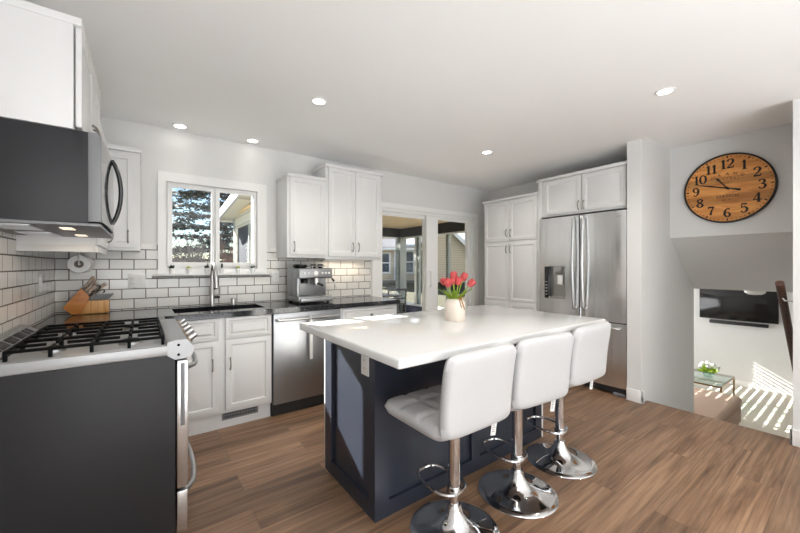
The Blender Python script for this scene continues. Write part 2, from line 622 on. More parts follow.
def cells(us, vs, w0, w1, solid, axis):
    """a slab made of the solid cells of a grid, outer faces only; axis = the slab's thin axis (X: u=y v=z, Y: u=x v=z, Z: u=x v=y)"""
    bm = bmesh.new()
    cache = {}

    def V(i, j, k):
        key = (i, j, k)
        if key not in cache:
            u, v, w_ = us[i], vs[j], (w0, w1)[k]
            cache[key] = bm.verts.new({'X': (w_, u, v), 'Y': (u, w_, v), 'Z': (u, v, w_)}[axis])
        return cache[key]
    nu, nv = len(us) - 1, len(vs) - 1

    def s(i, j):
        return 0 <= i < nu and 0 <= j < nv and solid(i, j)
    for i in range(nu):
        for j in range(nv):
            if not s(i, j):
                continue
            for k in (0, 1):
                bm.faces.new((V(i, j, k), V(i + 1, j, k), V(i + 1, j + 1, k), V(i, j + 1, k)))
            if not s(i - 1, j):
                bm.faces.new((V(i, j, 0), V(i, j + 1, 0), V(i, j + 1, 1), V(i, j, 1)))
            if not s(i + 1, j):
                bm.faces.new((V(i + 1, j, 0), V(i + 1, j + 1, 0), V(i + 1, j + 1, 1), V(i + 1, j, 1)))
            if not s(i, j - 1):
                bm.faces.new((V(i, j, 0), V(i + 1, j, 0), V(i + 1, j, 1), V(i, j, 1)))
            if not s(i, j + 1):
                bm.faces.new((V(i, j + 1, 0), V(i + 1, j + 1, 0), V(i + 1, j + 1, 1), V(i, j + 1, 1)))
    return bm


def obj(name, bm, m, parent=None, label=None, ang=35, loc=None):
    bmesh.ops.recalc_face_normals(bm, faces=list(bm.faces))
    me = bpy.data.meshes.new(name)
    bm.to_mesh(me)
    bm.free()
    for p in me.polygons:
        p.use_smooth = True
    me.set_sharp_from_angle(angle=R(ang))
    me.materials.append(M[m] if isinstance(m, str) else m)
    o = bpy.data.objects.new(name, me)
    COL.objects.link(o)
    if parent is not None:
        o.parent = parent
    if loc is not None:
        o.location = loc
    if label:
        o['label'] = label
    return o


def tag(o, label, cat, group=None):
    o['label'] = label
    o['category'] = cat
    if group:
        o['group'] = group
    return o


def thing(name, label, cat, loc=(0, 0, 0), rz=0.0, group=None):
    o = bpy.data.objects.new(name, None)
    o.empty_display_size = 0.1
    COL.objects.link(o)
    o.location = loc
    o.rotation_euler = (0, 0, rz)
    return tag(o, label, cat, group)


def struct(name, bm, m, parent=None, ang=35):
    o = obj(name, bm, m, parent, ang=ang)
    if parent is None:
        o['kind'] = 'structure'
    return o


def dup(root, loc, label=None, rz=None):
    r = root.copy()
    COL.objects.link(r)
    r.location = loc
    if rz is not None:
        r.rotation_euler = (0, 0, rz)
    if label:
        r['label'] = label
    for ch in list(root.children):
        c = ch.copy()
        COL.objects.link(c)
        c.parent = r
        for g in list(ch.children):
            d = g.copy()
            COL.objects.link(d)
            d.parent = c
    return r


# ------------------------------------------------------------------ the room
XL, YB, ZC = -0.53, 3.58, 2.44          # left wall, window wall, ceiling
YR = -4.6                               # rear wall behind the camera
XO = 3.70                               # plane of the stair opening
WT = 0.14

struct('floor', B(XL - WT, 3.82, YR - WT, YB + WT, -0.20, 0), 'floor')
struct('floor_fridge_alcove', B(3.82, 4.39, 1.386, YB, -0.20, 0), 'floor')
# ceiling, its edge at the stair opening
struct('ceiling', B(XL - WT, XO, YR - WT, YB + WT, ZC, ZC + 0.2), 'ceil')
struct('ceiling_fridge_alcove', B(XO, 4.39 + WT, 1.386, YB + WT, ZC, ZC + 0.2), 'ceil')
# window wall: kitchen window and sliding door openings
WX = [XL - WT, 0.150, 0.905, 2.335, 4.010, 4.39 + WT]
WZ = [-0.20, 0.02, 1.24, 2.00, 2.01, ZC]
struct('wall_back', cells(WX, WZ, YB, YB + WT, lambda i, j: not ((i == 1 and j == 2) or (i == 3 and 1 <= j <= 2)), 'Y'), 'wall')
struct('wall_left', cells([YR - WT, -2.55, -0.75, YB], [0, 0.45, 2.05, ZC], XL - WT, XL, lambda i, j: not (i == 1 and j == 1), 'X'), 'wall')
struct('wall_right', B(4.39, 4.39 + WT, 1.386, YB, 0, ZC), 'wall')
# rear wall with a window and a patio door opening
RX = [XL, 2.60, 3.60, XO]
RZ = [0, 0.05, 2.15, ZC]
struct('wall_rear', cells(RX, RZ, YR - WT, YR, lambda i, j: not (i == 1 and j == 1), 'Y'), 'wall')
struct('wall_stair_side', B(XO, 5.28, 1.266, 1.386, -1.2, 2.49), 'wall')
struct('wall_stair_front', B(XO, XO + 0.12, YR, 0.336, -0.0, ZC + 0.05), 'wall')
struct('wall_stair_near', B(XO + 0.12, 5.28, 0.216, 0.336, -1.2, 2.49), 'wall')
struct('wall_stair_upper', B(4.455, 4.575, 0.336, 1.266, 1.56, 2.49), 'wall')
struct('ceiling_stairwell', B(XO, 4.575, 0.336, 1.266, 2.49, 2.60), 'ceil')
bm = bmesh.new()
prism(bm, [(4.455, 1.5598), (5.28, 1.0), (5.28, 1.2), (4.62, 1.5598)], 0.336, 1.266, 'Y')
struct('ceiling_stair_slope', bm, 'wall')
# stairs down to the lower room
bm = bmesh.new()
for i in range(6):
    box(bm, 3.82 + i * 0.27, 3.82 + (i + 1) * 0.27 + 0.02, 0.336, 1.266, -1.2, -0.171 * (i + 1))
struct('floor_stairs', bm, 'carpet')
# lower room
struct('floor_lower_room', B(5.28, 10.0, -1.6, 3.62, -1.4, -1.2), 'carpet')
struct('ceiling_lower_room', B(5.28, 10.0, -1.6, 3.72, 1.0, 1.12), 'ceil')
struct('wall_lower_far', B(9.9, 10.04, -1.6, 3.72, -1.2, 1.0), 'wall')
struct('wall_lower_near', B(5.16, 5.28, 1.386, 3.72, -1.4, 1.0), 'wall')
struct('wall_lower_stair', B(5.16, 5.28, -1.6, 0.216, -1.4, 1.0), 'wall')
struct('wall_lower_front', B(5.28, 9.9, -1.74, -1.6, -1.2, 1.0), 'wall')
struct('wall_lower_window', cells([5.28, 5.60, 9.16, 9.9], [-1.2, -0.30, 0.70, 1.0], 3.58, 3.72, lambda i, j: not (i == 1 and j == 1), 'Y'), 'wall')
bm = bmesh.new()
box(bm, 9.885, 9.9, -1.6, 3.58, -1.2, -1.09, 0.003)
struct('baseboard_lower_room', bm, 'trim')
# baseboards of the kitchen
bm = bmesh.new()
box(bm, XO - 0.013, XO, 1.253, 1.388, 0, 0.115, 0.003)
box(bm, XO - 0.013, XO + 0.028, 1.253, 1.266, 0, 0.115, 0.003)
struct('baseboard_stub', bm, 'trim')
bm = bmesh.new()
box(bm, XO - 0.013, XO, YR, 0.349, 0, 0.115, 0.003)
box(bm, XO - 0.013, XO + 0.12, 0.336, 0.349, 0, 0.115, 0.003)
struct('baseboard_right', bm, 'trim')
struct('baseboard_left', B(XL, XL + 0.013, YR, 1.80, 0, 0.115, 0.003), 'trim')
# window and patio door behind the camera
fr = struct('window_3', cells([-2.55, -2.49, -1.69, -1.61, -0.81, -0.75], [0.45, 0.51, 1.99, 2.05], XL - 0.10, XL - 0.05, lambda i, j: not (i in (1, 3) and j == 1), 'X'), 'trim')
struct('pane', B(XL - 0.078, XL - 0.072, -2.50, -0.80, 0.50, 2.00), 'glass', fr)
fr = struct('door_2', cells([2.60, 2.66, 3.54, 3.60], [0.05, 0.13, 2.09, 2.15], YR - 0.10, YR - 0.05, lambda i, j: not (i == 1 and j == 1), 'Y'), 'trim')
struct('pane', B(2.65, 3.55, YR - 0.078, YR - 0.072, 0.12, 2.10), 'glass', fr)

# tile backsplash
bs = struct('wall_tile_back', cells([XL + 0.008, 0.120, 0.960, 2.192], [0.90, 1.190, 1.445], YB - 0.008, YB, lambda i, j: not (i == 1 and j == 1), 'Y'), 'tile_x')
struct('liner_tile', B(XL + 0.008, 0.065, YB - 0.012, YB, 1.405, 1.452, 0.002), 'linertile', bs)
struct('liner_tile', B(1.015, 2.192, YB - 0.012, YB, 1.405, 1.452, 0.002), 'linertile', bs)
bm = bmesh.new()
x = 0.06
while x < 1.01:
    box(bm, x, min(x + 0.152, 1.02), YB - 0.020, YB - 0.006, 1.164, 1.184, 0.003)
    x += 0.155
struct('pencil_tile', bm, 'grout', bs)
struct('wall_tile_left', B(XL, XL + 0.008, 0.9, YB, 0.90, 1.47), 'tile_y')

# kitchen window
win = struct('window_1', cells([0.150, 0.192, 0.518, 0.545, 0.868, 0.905], [1.24, 1.29, 1.965, 2.00], YB + 0.03, YB + 0.10,
                               lambda i, j: not (i in (1, 3) and j == 1), 'Y'), 'trim')
for x0, x1, dy, nm in ((0.170, 0.530, 0.0, 'sash'), (0.536, 0.892, -0.012, 'sash')):
    bm = cells([x0, x0 + 0.034, x1 - 0.026, x1], [1.268, 1.300, 1.950, 1.982], YB + 0.012 + dy, YB + 0.04 + dy, lambda i, j: not (i == 1 and j == 1), 'Y')
    s_ = struct(nm, bm, 'trim', win)
    struct('pane', B(x0 + 0.03, x1 - 0.022, YB + 0.024 + dy, YB + 0.028 + dy, 1.296, 1.954), 'glass', s_)
bm = bmesh.new()
for a in (0.522, 0.536):
    box(bm, a, a + 0.010, YB - 0.006, YB + 0.01, 1.56, 1.70, 0.002)
struct('window_latch', bm, 'trim', win)
trim = struct('trim_1', cells([0.100, 0.158, 0.897, 0.985], [1.195, 1.243, 1.990, 2.068], YB - 0.022, YB + 0.0, lambda i, j: not (i == 1 and j == 1), 'Y'), 'trim')
struct('window_sill', B(0.070, 1.010, YB - 0.072, YB + 0.03, 1.184, 1.198, 0.004), 'trim', trim)

# sliding patio door
trim = struct('trim_2', cells([2.215, 2.330, 4.015, 4.100], [0.0, 1.990, 2.052], YB - 0.02, YB, lambda i, j: not (i == 1 and j == 0), 'Y'), 'trim')
door = struct('door_1', cells([2.335, 2.375, 3.970, 4.010], [0.02, 0.06, 1.955, 2.01], YB + 0.01, YB + 0.13, lambda i, j: not (i == 1 and j == 1), 'Y'), 'trim')
for x0, x1, dy, gl in ((2.375, 3.180, 0.085, (2.425, 3.110)), (3.110, 3.970, 0.030, (3.318, 3.905))):
    a, b_ = gl
    zt = 1.912
    zb = 0.30 if dy > 0.05 else 0.600
    bm = cells([x0, a, b_, x1], [0.06, zb, zt, 1.955], YB + dy, YB + dy + 0.04, lambda i, j: not (i == 1 and j == 1), 'Y')
    s_ = struct('door_panel', bm, 'trim', door)
    struct('pane', B(a - 0.01, b_ + 0.01, YB + dy + 0.016, YB + dy + 0.022, zb - 0.01, zt + 0.01), 'glass', s_)
    if dy < 0.05:
        bm = bmesh.new()
        tube(bm, [(3.17, YB + dy, 0.98), (3.17, YB + dy - 0.03, 1.0), (3.17, YB + dy - 0.03, 1.18), (3.17, YB + dy, 1.20)], 0.008, 8)
        struct('door_handle', bm, 'white_pl', s_)

# ------------------------------------------------------------------ ceiling downlights
DL = [(1.007, 2.337, 'recessed downlight over the floor between the sink counter and the island'),
      (0.250, 3.44, 'recessed downlight straight above the left half of the kitchen window'),
      (0.824, 3.44, 'recessed downlight straight above the right half of the kitchen window'),
      (2.850, 2.357, 'recessed ceiling downlight nearest the pantry cabinet'),
      (2.817, 0.827, 'recessed ceiling downlight nearest the stair opening and the clock')]
dl0 = None
for x, y, lab in DL:
    if dl0 is None:
        dl0 = thing('recessed_downlight', lab, 'ceiling light', (x, y, ZC), 0, 'recessed ceiling downlights')
        bm = bmesh.new()
        lathe(bm, [(0.042, -0.001), (0.042, -0.006), (0.056, -0.005), (0.060, 0.0), (0.042, 0.0)], 36)
        obj('trim_ring', bm, 'trim', dl0)
        bm = bmesh.new()
        lathe(bm, [(0.0, -0.004), (0.042, -0.004), (0.042, -0.001), (0.0, -0.001)], 36)
        obj('lens', bm, 'lamp', dl0)
    else:
        dup(dl0, (x, y, ZC), lab)
for x, y, lab in DL + [(1.0, 0.4, ''), (2.8, -1.2, ''), (0.9, -1.4, '')]:  # the last three beams are added out of view, without fixtures
    l = bpy.data.lights.new('downlight_beam', 'SPOT')
    l.energy = 27 if y < 3 else 3.0
    l.color = (1.0, 0.93, 0.84)
    l.spot_size = R(150) if y < 3 else R(75)
    l.spot_blend = 0.6 if y < 3 else 1.0
    l.shadow_soft_size = 0.06
    o = bpy.data.objects.new('downlight_beam', l)
    COL.objects.link(o)
    o.location = (x, y, ZC - 0.02)


# ------------------------------------------------------------------ cabinets (local frame: x right, y into the wall, z up, origin front left bottom)
def raised_door(wd, ht, t=0.019, frame=0.055, flat=False):
    """front at y=-t, back at y=0, lower left corner at 0,0"""
    b = bmesh.new()
    bmesh.ops.create_cube(b, size=1.0)
    for v in b.verts:
        v.co = Vector((wd / 2 + v.co.x * wd, -t / 2 + v.co.y * t, ht / 2 + v.co.z * ht))
    bmesh.ops.bevel(b, geom=list(b.edges), offset=0.003, segments=2, profile=0.5, affect='EDGES')
    b.faces.ensure_lookup_table()
    f = max((f for f in b.faces if f.normal.y < -0.99), key=lambda q: q.calc_area())
    fr = min(frame, ht * 0.28, wd * 0.28)
    bmesh.ops.inset_region(b, faces=[f], thickness=fr, depth=0.0)
    if flat:
        bmesh.ops.inset_region(b, faces=[f], thickness=0.008, depth=-0.008)
    else:
        bmesh.ops.inset_region(b, faces=[f], thickness=0.008, depth=-0.010)
        bmesh.ops.inset_region(b, faces=[f], thickness=min(0.010, ht * 0.06), depth=0.0)
        bmesh.ops.inset_region(b, faces=[f], thickness=min(0.032, ht * 0.12), depth=0.010)
    return b


def at(bm, x, y, z):
    bmesh.ops.translate(bm, verts=list(bm.verts), vec=(x, y, z))
    return bm


def bow_pull(x, y, z, ln=0.09, out=0.026, vertical=True):
    """arched pull centred at x,z on a face at depth y (towards -y)"""
    pts, rr = [], []
    for i in range(11):
        t = -1 + 0.2 * i
        o = out * (1 - t * t) ** 0.6 + 0.002
        d = t * ln / 2
        pts.append((x, y - o, z + d) if vertical else (x + d, y - o, z))
        rr.append(0.0042 + 0.0022 * abs(t) ** 3)
    return tube(bmesh.new(), pts, rr, 8)


def add_door(root, x, z, wd, ht, pull=None, **k):
    d = obj('door', at(raised_door(wd, ht, **k), x, 0, z), 'cab', root)
    if pull:
        obj('handle', bow_pull(pull[0], -0.019, pull[1]), 'pull', d)
    return d


def carcass(root, x0, x1, dp, z0, z1, crown=0.0):
    bm = B(x0, x1, 0.0, dp, z0, z1, 0.0015)
    o = obj('body', bm, 'cab', root)
    if crown:
        bm = bmesh.new()
        box(bm, x0 - crown, x1 + crown, -0.022 - crown, dp, z1 - 0.02, z1 + 0.012, 0.004)
        obj('crown_moulding', bm, 'cab', root)
    return o


GW = 'white wall cabinets'
# wall cabinets on the window wall right of the window
t = thing('wall_cabinet', 'lower single-door white wall cabinet just right of the kitchen window', 'cabinet', (1.084, 3.25, 1.346), 0, GW)
carcass(t, 0, 0.380, 0.33 - 0.009, 0, 0.780, 0.008)
add_door(t, 0.024, 0.030, 0.350, 0.735, (0.060, 0.105))
t = thing('wall_cabinet', 'taller two-door white wall cabinet above the espresso machine, beside the sliding door', 'cabinet', (1.466, 3.25, 1.334), 0, GW)
carcass(t, 0, 0.667, 0.33 - 0.009, 0, 0.945, 0.012)
add_door(t, 0.030, 0.030, 0.304, 0.895, (0.300, 0.130))
add_door(t, 0.338, 0.030, 0.304, 0.895, (0.368, 0.130))
# corner cabinet on the window wall left of the window
t = thing('wall_cabinet', 'white wall cabinet in the corner left of the kitchen window', 'cabinet', (-0.53 + 0.002, 3.25, 1.380), 0, GW)
carcass(t, 0, 0.510, 0.33 - 0.009, 0, 0.745, 0.006)
add_door(t, 0.110, 0.022, 0.370, 0.690, (0.440, 0.102))
# cabinet on the left wall between microwave and corner (faces +X)
t = thing('wall_cabinet', 'white wall cabinet on the left wall behind the microwave', 'cabinet', (-0.215, 2.605, 1.365), R(90), GW)
carcass(t, 0, 0.62, 0.313, 0.012, 0.76)
add_door(t, 0.010, 0.020, 0.60, 0.715, (0.54, 0.11))
obj('light_rail', B(0, 0.62, -0.010, 0.010, -0.020, 0.016, 0.002), 'cab', t)
obj('light_rail', B(0.0, 0.016, 0.010, 0.313, -0.020, 0.016, 0.002), 'cab', t)
# cabinet above the microwave (faces +X)
t = thing('wall_cabinet', 'white wall cabinet directly above the black microwave', 'cabinet', (-0.218, 1.842, 1.800), R(90), GW)
carcass(t, 0, 0.756, 0.310, 0, 0.425, 0.004)
for a, px_ in ((0.012, 0.340), (0.382, 0.404)):
    d = add_door(t, a, 0.014, 0.362, 0.390, (px_, 0.085))
    d.location.y = -0.005

# base cabinets under the black counter
GB = 'white base cabinets'
t = thing('base_cabinet', 'white sink base cabinet with two raised-panel doors below the window', 'cabinet', (0.105, 2.980, 0.0), 0, GB)
bm = B(0.0, 0.760, 0.0, 0.019, 0.125, 0.870, 0.0015)
box(bm, 0.0, 0.012, 0.019, 0.57, 0.125, 0.870)
box(bm, 0.749, 0.760, 0.019, 0.57, 0.125, 0.870)
box(bm, 0.012, 0.749, 0.019, 0.57, 0.125, 0.143)
box(bm, 0.012, 0.749, 0.558, 0.57, 0.143, 0.870)
obj('body', bm, 'cab', t)
obj('toe_kick', B(0.0, 0.760, 0.035, 0.05, 0.0, 0.125), 'cab', t)
add_door(t, 0.040, 0.150, 0.320, 0.545, (0.318, 0.515))
add_door(t, 0.408, 0.150, 0.342, 0.545, (0.440, 0.510))
obj('drawer_front', at(raised_door(0.320, 0.162, frame=0.03), 0.040, 0, 0.705), 'cab', t)
obj('drawer_front', at(raised_door(0.342, 0.162, frame=0.03), 0.408, 0, 0.705), 'cab', t)
v = thing('floor_register', 'dark slotted heating vent grille in the toe kick under the sink', 'vent', (0.630, 3.0145, 0.095))
obj('frame', cells([-0.135, -0.122, 0.122, 0.135], [-0.034, -0.024, 0.024, 0.034], -0.006, 0.0, lambda i, j: not (i == 1 and j == 1), 'Y'), 'grey_pl', v)
obj('backing', B(-0.122, 0.122, -0.002, 0.0, -0.024, 0.024), 'black', v)
bm = bmesh.new()
for i in range(20):
    box(bm, -0.118 + i * 0.0122, -0.114 + i * 0.0122, -0.005, -0.002, -0.024, 0.024)
box(bm, -0.122, 0.122, -0.0052, -0.002, -0.002, 0.002)
obj('louvre', bm, 'grey_pl', v)

t = thing('base_cabinet', 'white base cabinet with a knobbed drawer at the counter\'s far end', 'cabinet', (1.498, 2.980, 0.0), 0, GB)
obj('body', B(0.0, 0.655, 0.0, 0.57, 0.1, 0.870, 0.0015), 'cab', t)
obj('toe_kick', B(0.0, 0.655, 0.05, 0.06, 0.0, 0.1), 'cab', t)
d = obj('drawer', at(raised_door(0.625, 0.140, frame=0.025), 0.015, 0, 0.715), 'cab', t)
bm = bmesh.new()
lathe(bm, [(0.0, 0), (0.007, 0), (0.006, 0.012), (0.014, 0.018), (0.014, 0.024), (0.0, 0.028)], 16,
      mtx=Matrix.Translation((0.325, -0.019, 0.785)) @ Matrix.Rotation(R(90), 4, 'X'))
obj('knob', bm, 'pull', d)
add_door(t, 0.015, 0.115, 0.308, 0.585, (0.290, 0.62))
add_door(t, 0.330, 0.115, 0.310, 0.585, (0.362, 0.62))
# corner base behind the stove (faces +X, only its top edge region shows)
t = thing('base_cabinet', 'white base cabinet in the corner between stove and sink cabinet', 'cabinet', (0.100, 2.608, 0.0), R(90), GB)
obj('body', B(0.0, 0.94, 0.0, 0.60, 0.1, 0.870, 0.0015), 'cab', t)
obj('toe_kick', B(0.0, 0.94, 0.05, 0.06, 0.0, 0.1), 'cab', t)
add_door(t, 0.012, 0.125, 0.30, 0.57, (0.28, 0.62))

# dishwasher
t = thing('dishwasher', 'stainless dishwasher with a bar handle under the black counter', 'dishwasher', (0.868, 2.985, 0.0))
obj('body', B(0.003, 0.624, 0.0, 0.56, 0.01, 0.870), 'black', t)
obj('door', B(0.006, 0.621, -0.028, -0.001, 0.105, 0.866, 0.004), 'steel_d', t)
obj('control_strip', B(0.008, 0.619, -0.026, 0.0, 0.8665, 0.8705), 'black', t)
obj('kick_plate', B(0.003, 0.624, 0.02, 0.04, 0.0, 0.10), 'black', t)
bm = bmesh.new()
pts = [(0.030, -0.030, 0.812), (0.034, -0.062, 0.814)] + [(0.034 + 0.557 * i / 8, -0.066 - 0.012 * math.sin(PI * i / 8), 0.815) for i in range(9)] + [(0.591, -0.062, 0.814), (0.595, -0.030, 0.812)]
tube(bm, pts, 0.0115, 12)
obj('handle', bm, 'steel_s', t)
bm = bmesh.new()
box(bm, 1.164, 1.190, 2.892, 2.902, 0.46, 0.800, 0.003)
tube(bm, [(1.177, 2.899, 0.796), (1.177, 2.897, 0.826), (1.177, 2.910, 0.8335), (1.177, 2.925, 0.826)], 0.0045, 8)
o = obj('hanging_utensil', bm, 'white_pl')
tag(o, 'narrow pale utensil hanging from the dishwasher handle, behind the island corner', 'utensil')

# countertop (one continuous L) with the sink cut-out
CXS = [XL + 0.009, 0.120, 0.190, 0.845, 2.167]
CYS = [2.606, 2.940, 3.085, 3.420, YB - 0.009]


def counter_solid(i, j):
    if j == 0:
        return i == 0
    return not (i == 2 and j == 2)


bm = cells(CXS, CYS, 0.872, 0.914, counter_solid, 'Z')
o = obj('countertop', bm, 'granite')
tag(o, 'polished black L-shaped countertop under the window', 'countertop')
t = thing('kitchen_sink', 'dark undermount sink set into the black counter below the window', 'sink', (0.5175, 3.2525, 0.69))
bm = bmesh.new()
hw, hd = 0.333, 0.173
outer = cells([-hw, -hw + 0.006, hw - 0.006, hw], [-hd, -hd + 0.006, hd - 0.006, hd], 0.0, 0.181, lambda i, j: not (i == 1 and j == 1), 'Z')
merge(bm, outer)
box(bm, -hw, hw, -hd, hd, -0.006, 0.0)
obj('basin', bm, 'black', t)
bm = bmesh.new()
lathe(bm, [(0.0, 0.001), (0.045, 0.001), (0.045, 0.004), (0.03, 0.003), (0.0, 0.002)], 24)
obj('drain', bm, 'steel_s', t)
t = thing('kitchen_faucet', 'tall brushed pull-down faucet behind the sink', 'faucet', (0.492, 3.475, 0.914))
bm = bmesh.new()
lathe(bm, [(0.0, 0), (0.027, 0), (0.027, 0.006), (0.020, 0.010), (0.019, 0.15), (0.016, 0.155)], 24)
pts = [(0, 0, 0.15), (0, 0, 0.26)]
for i in range(1, 11):
    a = PI * i / 10
    pts.append((0.004 * i / 10, -0.085 + 0.085 * math.cos(a), 0.285 + 0.085 * math.sin(a)))
pts.append((0.006, -0.172, 0.25))
tube(bm, pts, 0.0145, 14)
obj('spout', bm, 'steel_s', t)
bm = bmesh.new()
cyl(bm, (0.006, -0.172, 0.255), (0.008, -0.176, 0.165), 0.016, 16, 0.0185)
obj('spray_head', bm, 'steel_s', t)
bm = bmesh.new()
cyl(bm, (0.008, -0.176, 0.166), (0.008, -0.1765, 0.155), 0.0187, 16)
obj('nozzle', bm, 'black', t)
bm = bmesh.new()
cyl(bm, (0.012, 0, 0.075), (0.062, 0, 0.075), 0.012, 14)
obj('lever_hub', bm, 'black', t)
bm = bmesh.new()
tube(bm, [(0.056, 0, 0.078), (0.060, -0.004, 0.12), (0.062, -0.012, 0.165)], [0.007, 0.006, 0.005], 10)
obj('lever', bm, 'steel_s', t)
bm = bmesh.new()
lathe(bm, [(0.0, 0), (0.020, 0), (0.020, 0.055), (0.016, 0.062), (0.0, 0.064)], 20, (0, 0, 0))
o = obj('soap_dispenser', bm, 'steel_s', loc=(0.664, 3.47, 0.914))
tag(o, 'small brushed metal soap dispenser standing right of the faucet', 'soap dispenser')

# little pots on the window sill
POTS = [(0.199, 'd', 'tiny white pot with a dark rosette plant at the sill\'s left end'),
        (0.323, 'l', 'tiny white pot with a lime plant, left of the faucet'),
        (0.462, 'd', 'tiny white pot with a dark tall sprig, hard against the faucet\'s neck'),
        (0.583, 'p', 'tiny white pot with a pointed dark plant just right of the faucet'),
        (0.719, 'l', 'tiny white pot with a lime plant, right of the faucet'),
        (0.852, 'd', 'tiny white pot with a dark curled plant at the sill\'s right end')]
for n, (x, kind, lab) in enumerate(POTS):
    t = thing('succulent_pot', lab, 'potted plant', (x, 3.545, 1.198), 0, 'tiny pots on the window sill')
    bm = bmesh.new()
    lathe(bm, [(0.0, 0), (0.016, 0), (0.022, 0.050), (0.019, 0.050), (0.017, 0.040), (0.0, 0.040)], 18)
    obj('pot', bm, 'white_pl', t)
    bm = bmesh.new()
    r2 = random.Random(n)
    ball(bm, (0, 0, 0.046), (0.016, 0.016, 0.008), 10)
    for i in range(12 if kind != 'p' else 5):
        a = 2 * PI * i / 12 * (1 if kind != 'p' else 2.4)
        el = R(r2.uniform(15, 70)) if kind != 'p' else R(80)
        ln = {'d': 0.034, 'l': 0.024, 'p': 0.05}[kind] * r2.uniform(0.8, 1.1)
        d = Vector((math.cos(a) * math.cos(el), math.sin(a) * math.cos(el), math.sin(el)))
        p = Vector((0, 0, 0.046))
        tube(bm, [p, p + d * ln * 0.5, p + d * ln], [0.004, 0.0065, 0.001], 6)
    if n == 2:
        tube(bm, [(0, 0, 0.045), (0.004, 0, 0.07), (0.006, 0, 0.095)], [0.003, 0.006, 0.002], 6)
    obj('plant', bm, 'lime' if kind == 'l' else 'leaf', t)


# wall plates
def plate(name, label, loc, rz, kind, wd=0.07, ht=0.115):
    t = thing(name, label, 'outlet' if kind != 'switch' else 'switch', loc, rz)
    obj('cover', B(-wd / 2, wd / 2, -0.006, 0, -ht / 2, ht / 2, 0.002), 'white_pl', t)
    if kind in ('outlet', 'both'):
        xo = -wd / 4 if kind == 'both' else 0
        for z in (-0.02, 0.02):
            f_ = obj('receptacle', B(xo - 0.016, xo + 0.016, -0.0075, -0.005, z - 0.013, z + 0.013, 0.001), 'white_pl', t)
            bm = bmesh.new()
            for q in (-0.006, 0.006):
                box(bm, xo + q - 0.001, xo + q + 0.001, -0.008, -0.0074, z - 0.004, z + 0.005)
            obj('slot', bm, 'black', f_)
    if kind in ('switch', 'both'):
        xo = wd / 4 if kind == 'both' else 0
        obj('rocker', B(xo - 0.016, xo + 0.016, -0.009, -0.005, -0.032, 0.032, 0.002), 'white_pl', t)
    return t


plate('wall_outlet', 'double white outlet and switch plate on the tiles behind the knife block', (-0.040, YB - 0.008, 1.148), 0, 'both', 0.115)
plate('wall_outlet', 'white outlet plate on the tiles just right of the window', (1.075, YB - 0.008, 1.165), 0, 'outlet')
plate('wall_switch', 'white switch plate on the tiled left wall', (XL + 0.008, 3.109, 1.157), R(90), 'switch')

# ------------------------------------------------------------------ stove (local frame: x = away from camera along the wall, front faces +X)
st = thing('gas_range', 'stainless gas range with charcoal side panel standing against the left wall', 'stove', (0.116, 1.842, 0.0), R(90))
# local: x 0..0.756 -> world Y ; y -> world -X
obj('body', B(0.0, 0.756, 0.0, 0.622, 0.065, 0.872, 0.002), 'dark_panel', st)
for x in (0.05, 0.70):
    for y in (0.06, 0.55):
        obj('levelling_foot', cyl(bmesh.new(), (x, y, 0.0), (x, y, 0.066), 0.018, 12), 'black', st)
ct = obj('cooktop', B(-0.004, 0.760, 0.0, 0.628, 0.872, 0.916, 0.006), 'greysteel', st)
bm = bmesh.new()
box(bm, 0.02, 0.736, 0.03, 0.53, 0.9155, 0.918, 0.001)
obj('burner_tray', bm, 'greysteel', ct)
# front control panel: end profile in (y, z)
bm = bmesh.new()
prism(bm, [(0.0, 0.850), (-0.060, 0.856), (-0.072, 0.885), (-0.070, 0.900), (-0.045, 0.936), (0.0, 0.938), (0.03, 0.93), (0.03, 0.872)], -0.005, 0.761, 'X')
cp = obj('control_panel', bm, 'greysteel', st)
for i in range(5):
    x = 0.10 + i * 0.138
    mtx = Matrix.Translation((x, -0.060, 0.922)) @ Matrix.Rotation(R(56), 4, 'X')
    k = bmesh.new()
    lathe(k, [(0.0, 0.0), (0.021, 0.0), (0.021, 0.006), (0.017, 0.008), (0.0155, 0.036), (0.0, 0.038)], 20, mtx=mtx)
    ko = obj('knob', k, 'steel_s', cp)
    k = bmesh.new()
    lathe(k, [(0.0, 0.0), (0.025, 0.0), (0.025, 0.003), (0.0, 0.003)], 20, mtx=mtx)
    obj('knob_bezel', k, 'gold', ko)
for z in (0.872, 0.915):
    bm = bmesh.new()
    lathe(bm, [(0.0, 0.0), (0.006, 0.0), (0.005, 0.003), (0.0, 0.0035)], 12, mtx=Matrix.Translation((-0.005, -0.012, z)) @ Matrix.Rotation(R(-90), 4, 'Y'))
    obj('screw', bm, 'iron', cp)
dr = obj('oven_door', B(0.004, 0.752, -0.050, -0.006, 0.270, 0.842, 0.004), 'steel', st)
obj('oven_window', B(0.11, 0.646, -0.0515, -0.049, 0.40, 0.70, 0.001), 'black_gloss', dr)
bm = bmesh.new()
box(bm, -0.0005, 0.004, -0.036, -0.020, 0.55, 0.83, 0.001)
obj('side_vent', bm, 'grey_pl', dr)


def bow_handle(z, sag, x0=0.05, x1=0.706, y=-0.050, out=0.055, r=0.012):
    pts = [(x0, y, z)]
    for i in range(13):
        t = i / 12
        pts.append((x0 + (x1 - x0) * t, y - out * math.sin(PI * t) ** 0.45 - 0.002, z - sag * math.sin(PI * t)))
    pts.append((x1, y, z))
    return tube(bmesh.new(), pts, r, 12)


obj('oven_handle', bow_handle(0.800, 0.02), 'steel_s', dr)
dw_ = obj('drawer', B(0.004, 0.752, -0.048, -0.006, 0.075, 0.255, 0.004), 'steel', st)
obj('drawer_handle', bow_handle(0.235, 0.015, y=-0.048, out=0.050), 'steel_s', dw_)
